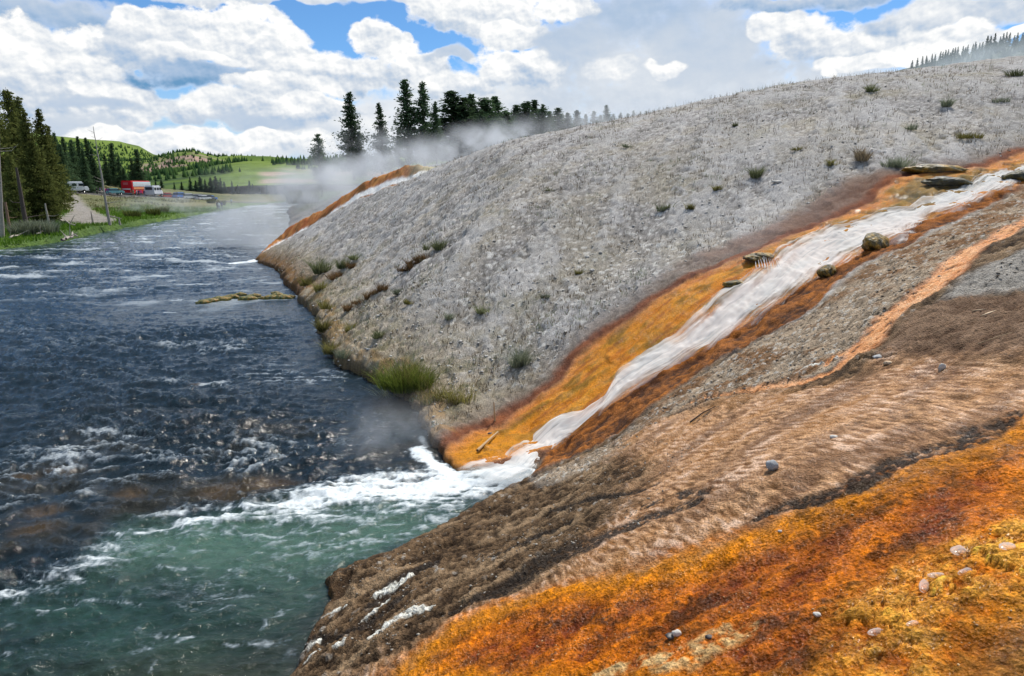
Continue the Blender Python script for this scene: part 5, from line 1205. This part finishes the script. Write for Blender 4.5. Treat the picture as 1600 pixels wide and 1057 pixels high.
# ---------------------------------------------------------------- vehicles and people on the far bank
def bm_box(bm, c, s_, taper=(1, 1), bev=0.0):
    g_ = bmesh.ops.create_cube(bm, size=1.0); vs = g_['verts']
    for v in vs:
        tp = v.co.z > 0; v.co.x *= s_[0] * (taper[0] if tp else 1); v.co.y *= s_[1] * (taper[1] if tp else 1); v.co.z *= s_[2]; v.co += Vector(c)
    if bev: bmesh.ops.bevel(bm, geom=list({e for v in vs for e in v.link_edges}), offset=bev, segments=2, affect='EDGES')
def box_part(name, c, s_, mat, parent, taper=(1, 1), bev=0.0):
    bm = bmesh.new(); bm_box(bm, c, s_, taper, bev); me = bpy.data.meshes.new(name); bm.to_mesh(me); bm.free(); return link(name, me, mat, parent=parent)
def wheel(x_, y_, r0, wd, parent, M1, M2):
    V, F = tube([(x_, y_ - wd / 2, r0), (x_, y_ - wd / 2 + .001, r0), (x_, y_ + wd / 2 - .001, r0), (x_, y_ + wd / 2, r0)], [r0 * .5, r0, r0, r0 * .5], 14)
    A = Acc(); A.add(V, F); o = link('wheel', A.mesh('wheel'), M1, parent=parent)
    V, F = tube([(x_, y_ - wd / 2 - .01, r0), (x_, y_ + wd / 2 + .01, r0)], [r0 * .5, r0 * .5], 12); F = np.vstack([F, [(0,1,2,3),(3,4,5,0),(6,7,8,9),(9,10,11,6)], [(12,13,14,15),(15,16,17,12),(18,19,20,21),(21,22,23,18)]]); A = Acc(); A.add(V, F); link('rim', A.mesh('rim', False), M2, parent=o)
MW = simple('white_paint', (.78,.79,.80), .35, var=.05); MR = simple('red_paint', (.62,.012,.025), .35, var=.08); MG = simple('dark_glass', (.03,.04,.05), .12, var=.05); MT = simple('tyre', (.02,.02,.02), .8, var=.1); MRIM = simple('rim_metal', (.5,.5,.5), .3, .8, var=.05); MPALE = simple('pale_teal_panel', (.60,.74,.76), .4, var=.06); MOR = simple('orange_band', (.75,.32,.14), .5, var=.1); ML = simple('lamp_glass', (.8,.3,.2), .3, var=.1)
MS = {k: simple(k + '_paint', c, .35, var=.06) for k, c in dict(blue=(.03,.17,.55), grey=(.28,.29,.31), silver=(.60,.62,.64), white=(.78,.79,.80), dark=(.04,.045,.05), teal=(.20,.45,.46), red=(.5,.03,.03)).items()}
def place(px, py, dist, ang, name, label, cat, group=None):
    p = aty(px, py, dist); z0 = gz(p[0], p[1], True); vr = math.atan2(p[1], p[0])     # ang: heading relative to the line of sight
    e = link(name, None, loc=(p[0], p[1], p[2]), rot=(0, 0, vr + ang)); tag(e, label, cat, group); GRND.append((p[0], p[1], p[2])); return e
GRND = []
# red two-tier coach: end towards the camera, side running away
e = place(199, 306, 170, R(-24), 'coach', 'red high coach with pale upper side windows parked on the road', 'coach')
box_part('body', (5.5, 0, 1.95), (11, 2.6, 3.2), MR, e, (.985, .95), .18)
box_part('side_panel', (5.7, -1.30, 2.75), (9.9, .06, 1.15), MPALE, e); box_part('side_band', (5.7, -1.31, 1.75), (9.6, .06, .5), MOR, e)
for k in range(6): box_part('window', (1.7 + k * 1.6, -1.335, 2.65), (1.4, .03, .62), MS['silver'], e)
for k in range(6): box_part('window', (1.7 + k * 1.6, 1.27, 2.65), (1.4, .05, .8), MG, e)
box_part('rear_stripe', (-.03, 0, 1.55), (.06, 1.9, .28), MW, e); box_part('rear_panel', (-.03, .1, 2.85), (.05, 1.1, .55), simple('faded_red', (.62,.14,.15), .5), e); box_part('bumper', (-.05, 0, .52), (.16, 2.3, .28), MS['grey'], e)
for yy in (-.95, .95): box_part('taillight', (-.06, yy, 1.05), (.06, .25, .5), ML, e)
for xx in (2.0, 8.8):
    for yy in (-1.2, 1.2): wheel(xx, yy, .5, .3, e, MT, MRIM)
def camper(px, py, dist, ang, mat, label, group=None, s=1.0):
    e = place(px, py, dist, ang, 'camper_van', label, 'van', group); e.scale = (s, s, s)
    box_part('body', (0, 0, 1.45), (4.6, 2.1, 2.0), mat, e, (.98, .9), .22); box_part('bonnet', (2.75, 0, .95), (1.1, 1.95, .95), mat, e, (.8, .9), .12)
    box_part('windscreen', (2.25, 0, 1.75), (.35, 1.7, .75), MG, e, (.5, .95)); box_part('bumper', (3.3, 0, .55), (.12, 1.9, .25), MS['grey'], e)
    for yy in (-1.03, 1.03):
        for xx in (-1.3, .2, 1.6): box_part('window', (xx, yy, 1.75), (.95, .06, .5), MG, e)
    for yy in (-.9, .9):
        box_part('headlight', (3.28, yy * .85, .95), (.08, .25, .18), MW, e)
        for xx in (-1.4, 2.2): wheel(xx, yy, .38, .24, e, MT, MRIM)
    box_part('rear_window', (-2.28, 0, 1.8), (.06, 1.4, .6), MG, e); return e
def car(px, py, dist, ang, mat, label, group=None, suv=0):
    e = place(px, py, dist, ang, 'parked_car', label, 'car', group)
    box_part('body', (0, 0, .68), (4.4, 1.8, .62), mat, e, (.97, .95), .12); box_part('upper_body', (-.25, 0, 1.22 + suv * .08), (2.55 + suv * .6, 1.60, .52 + suv * .1), mat, e, (.74, .86), .05); box_part('glass', (-.25, 0, 1.2 + suv * .08), (2.6 + suv * .6, 1.62, .36 + suv * .08), MG, e, (.80, .90), .03); box_part('roof', (-.25, 0, 1.52 + suv * .2), (1.8 + suv * .5, 1.32, .06), mat, e, bev=.02)
    for yy in (-.8, .8):
        box_part('headlight', (2.17, yy * .8, .75), (.08, .35, .14), MW, e); box_part('taillight', (-2.17, yy * .8, .8), (.08, .3, .14), ML, e)
        for xx in (-1.35, 1.35): wheel(xx, yy, .33, .22, e, MT, MRIM)
    return e
camper(112, 302, 150, R(-62), MW, 'white camper van nearest the gravel lot at the left')
camper(240, 308, 176, R(-20), simple('grey_white_paint', (.58,.60,.66), .4, var=.05), 'grey-white motorhome half veiled by steam right of the red coach', s=1.15)
car(178, 305, 164, R(-60), MS['teal'], 'pale teal car just left of the red coach')
CG = 'cars parked along the road beyond the coach'
for k, (px, py, dd, mt, lb, sv) in enumerate([(281,311,184,'blue','bright blue car parked apart, left of the grey cars',1),(294,312.5,186,'silver','tall silver car at the left end of the parked row',1),(305,313,188,'grey','grey car second in the parked row',0),(311,313.5,190,'grey','tall grey car in the middle of the parked row',1),(318,314.5,189,'white','low white car in front of the tall grey one',0),(323,314,192,'grey','grey car near the right end of the parked row',1),(329,314.5,194,'blue','small blue car at the right end of the parked row',0),(262,311,182,'red','small red car partly hidden by steam between motorhome and blue car',0)]):
    car(px, py, dd, R(-35 - 10 * (k % 3)), MS[mt], lb, CG, sv)
# people
def person_mesh(seed, stride=.16, arm=.15):
    J = {'hip': (0,0,.95,.15), 'waist': (0,0,1.10,.125), 'chest': (0,0,1.32,.155), 'neck': (0,0,1.50,.055), 'head0': (0,.01,1.58,.075), 'head': (0,.015,1.68,.098), 'crown': (0,.0,1.76,.06),
         'hl': (-.10,0,.88,.095), 'kl': (-.11,stride*.6,.50,.062), 'al': (-.11,stride*.4,.09,.042), 'tl': (-.11,stride*.4+.16,.035,.035), 'hr': (.10,0,.88,.095), 'kr': (.11,-stride*.2,.50,.062), 'ar': (.11,-stride,.09,.042), 'tr': (.11,-stride+.16,.035,.035),
         'sl': (-.19,0,1.42,.058), 'el': (-.24,-arm*.3,1.14,.043), 'wl': (-.24,arm,.92,.03), 'fl': (-.235,arm*1.2,.83,.028), 'sr': (.19,0,1.42,.058), 'er': (.24,-arm*.2,1.14,.043), 'wr': (.25,-arm,.92,.03), 'fr': (.245,-arm,.83,.028)}
    E = [('hip','waist'),('waist','chest'),('chest','neck'),('neck','head0'),('head0','head'),('head','crown'),('hip','hl'),('hl','kl'),('kl','al'),('al','tl'),('hip','hr'),('hr','kr'),('kr','ar'),('ar','tr'),('chest','sl'),('sl','el'),('el','wl'),('wl','fl'),('chest','sr'),('sr','er'),('er','wr'),('wr','fr')]
    ks = list(J); me = bpy.data.meshes.new('skel'); me.from_pydata([J[k][:3] for k in ks], [(ks.index(a), ks.index(b_)) for a, b_ in E], [])
    o = bpy.data.objects.new('skel', me); col.objects.link(o); mod = o.modifiers.new('s', 'SKIN')
    for i, k in enumerate(ks): me.skin_vertices[0].data[i].radius = (J[k][3], J[k][3]); me.skin_vertices[0].data[i].use_root = (k == 'hip')
    o.modifiers.new('u', 'SUBSURF').levels = 1
    dg = bpy.context.evaluated_depsgraph_get(); out = bpy.data.meshes.new_from_object(o.evaluated_get(dg)); bpy.data.objects.remove(o)
    return out
PM = [person_mesh(1, .16, .15), person_mesh(2, .04, .05)]
SKIN = simple('skin', (.55,.34,.24), .6, var=.05); HAIR = simple('hair', (.06,.04,.03), .8)
CL_ = {k: simple('cloth_' + k, c, .9, var=.1) for k, c in dict(magenta=(.60,.04,.30), navy=(.03,.04,.14), black=(.03,.03,.035), white=(.75,.75,.75), green=(.05,.20,.12), denim=(.08,.12,.22), khaki=(.30,.25,.16), purple=(.18,.06,.35)).items()}
def person(px, py, dist, top, leg, label, group=None, rot=None):
    p = aty(px, py, dist); me = rnd.choice(PM).copy(); me.materials.clear()
    for mt in (SKIN, CL_[top], CL_[leg], HAIR): me.materials.append(mt)
    for f in me.polygons:
        c = f.center; zc = c.z
        f.material_index = 2 if zc < .98 and abs(c.x) < .2 else (1 if .93 < zc < 1.50 and not (zc < 1.0 and abs(c.x) > .2) else 0)
        if zc > 1.69 or (zc > 1.58 and c.y < -.02): f.material_index = 3
    o = link('person', me, loc=(p[0], p[1], p[2]), rot=(0, 0, rnd.random() * 6.28 if rot is None else rot)); tag(o, label, 'person', group); GRND.append(tuple(p))
person(152, 305, 158, 'black', 'black', 'person in black standing left of the dead trunk by the road')
person(157.5, 305, 158, 'navy', 'black', 'person in a navy top right behind the dead trunk')
person(166, 305.5, 160, 'magenta', 'navy', 'person in a magenta top at the teal car')
person(169.5, 305.5, 160, 'purple', 'navy', 'person in a purple top between the magenta top and the teal car')
person(209, 307.5, 166, 'green', 'khaki', 'person in a dark green top at the side of the red coach')
person(214.5, 307.5, 167, 'white', 'denim', 'person in a white top at the middle of the red coach side')
person(217.5, 308, 166, 'navy', 'black', 'person in a navy top walking past the red coach')
person(221, 308, 168, 'magenta', 'denim', 'person in a pink top at the far end of the red coach')
person(226, 308.5, 170, 'navy', 'denim', 'person in blue between the coach and the motorhome')
person(340, 328, 142, 'black', 'black', 'person in black at the waterline below the parked cars')
person(343, 329, 141, 'white', 'denim', 'person in a white top at the waterline below the parked cars')
person(347, 328, 143, 'navy', 'black', 'person in navy right of the white top at the waterline')
person(362, 322, 165, 'white', 'khaki', 'person in white alone on the slope right of the parked cars')

# ---------------------------------------------------------------- steam
def steam(px, py, dist, wpx, hpx, depth, dens, seed, nscale=1.0, tilt=0.0, thr=.42, zfix=None, colr=(.86,.90,.96)):
    c = aty(px, py, dist); k = dist / FPX; hw, hh_ = wpx * k / 2, hpx * k / 2
    bm = bmesh.new(); bmesh.ops.create_icosphere(bm, subdivisions=2, radius=1.08); me = bpy.data.meshes.new('steam'); bm.to_mesh(me); bm.free()
    m, t = material('steam_' + str(seed)); tc = t.n('ShaderNodeTexCoord'); P_ = tc.outputs['Object']
    g_ = t.n('ShaderNodeNewGeometry').outputs['Position']
    r2 = t.vm('LENGTH', P_, out=1); fall_ = t.smooth(r2, 1.0, .25)
    n_ = t.noise(t.vm('ADD', t.scale(g_, nscale / max(hh_, .3)), (seed * 3.7, seed, 0)), 1.0, 4, .6, dist=.8)
    dn = t.m('MULTIPLY', t.m('MULTIPLY', fall_, t.smooth(n_, thr, thr + .22)), dens)
    v = t.n('ShaderNodeVolumePrincipled'); v.inputs['Color'].default_value = (*colr, 1); v.inputs['Anisotropy'].default_value = .25; t.put(v.inputs['Density'], dn); t.l.new(v.outputs[0], t.out.inputs['Volume'])
    va = math.atan2(c[0], c[1])
    o = link('steam', me, m, loc=tuple(c), rot=(0, tilt, -va), scale=(hw, depth / 2, hh_)); tag(o, kind='stuff')
steam(600, 262, 74, 290, 130, 16, .34, 1, 1.2)
steam(760, 232, 76, 360, 100, 14, .30, 2, 1.3, tilt=-.15)
steam(500, 300, 66, 230, 110, 12, .40, 3, 1.1, thr=.38)
steam(392, 350, 58, 170, 120, 9, .26, 4, 1.0, thr=.36)
steam(440, 375, 55, 150, 80, 6, .26, 10, 1.0, thr=.36, tilt=-.5)
steam(265, 322, 112, 190, 56, 14, .085, 5, 1.3, thr=.40)
steam(410, 285, 130, 240, 70, 20, .03, 6, 1.0, thr=.38)
steam(622, 690, 12.4, 250, 190, 2.4, .42, 7, 1.2, thr=.38)
steam(1120, 385, 17.5, 520, 190, 3.0, .10, 8, 1.3, tilt=-.5, thr=.40)
steam(1520, 98, 150, 300, 56, 40, .05, 9, 1.0, tilt=-.2, thr=.30, colr=(.80,.90,.97))
steam(950, 186, 108, 260, 60, 14, .14, 11, 1.0, tilt=-.1, thr=.38)
steam(1400, 330, 19.0, 300, 120, 2.2, .07, 12, 1.3, tilt=-.4, thr=.42)
print('script done', time.time() - T0)
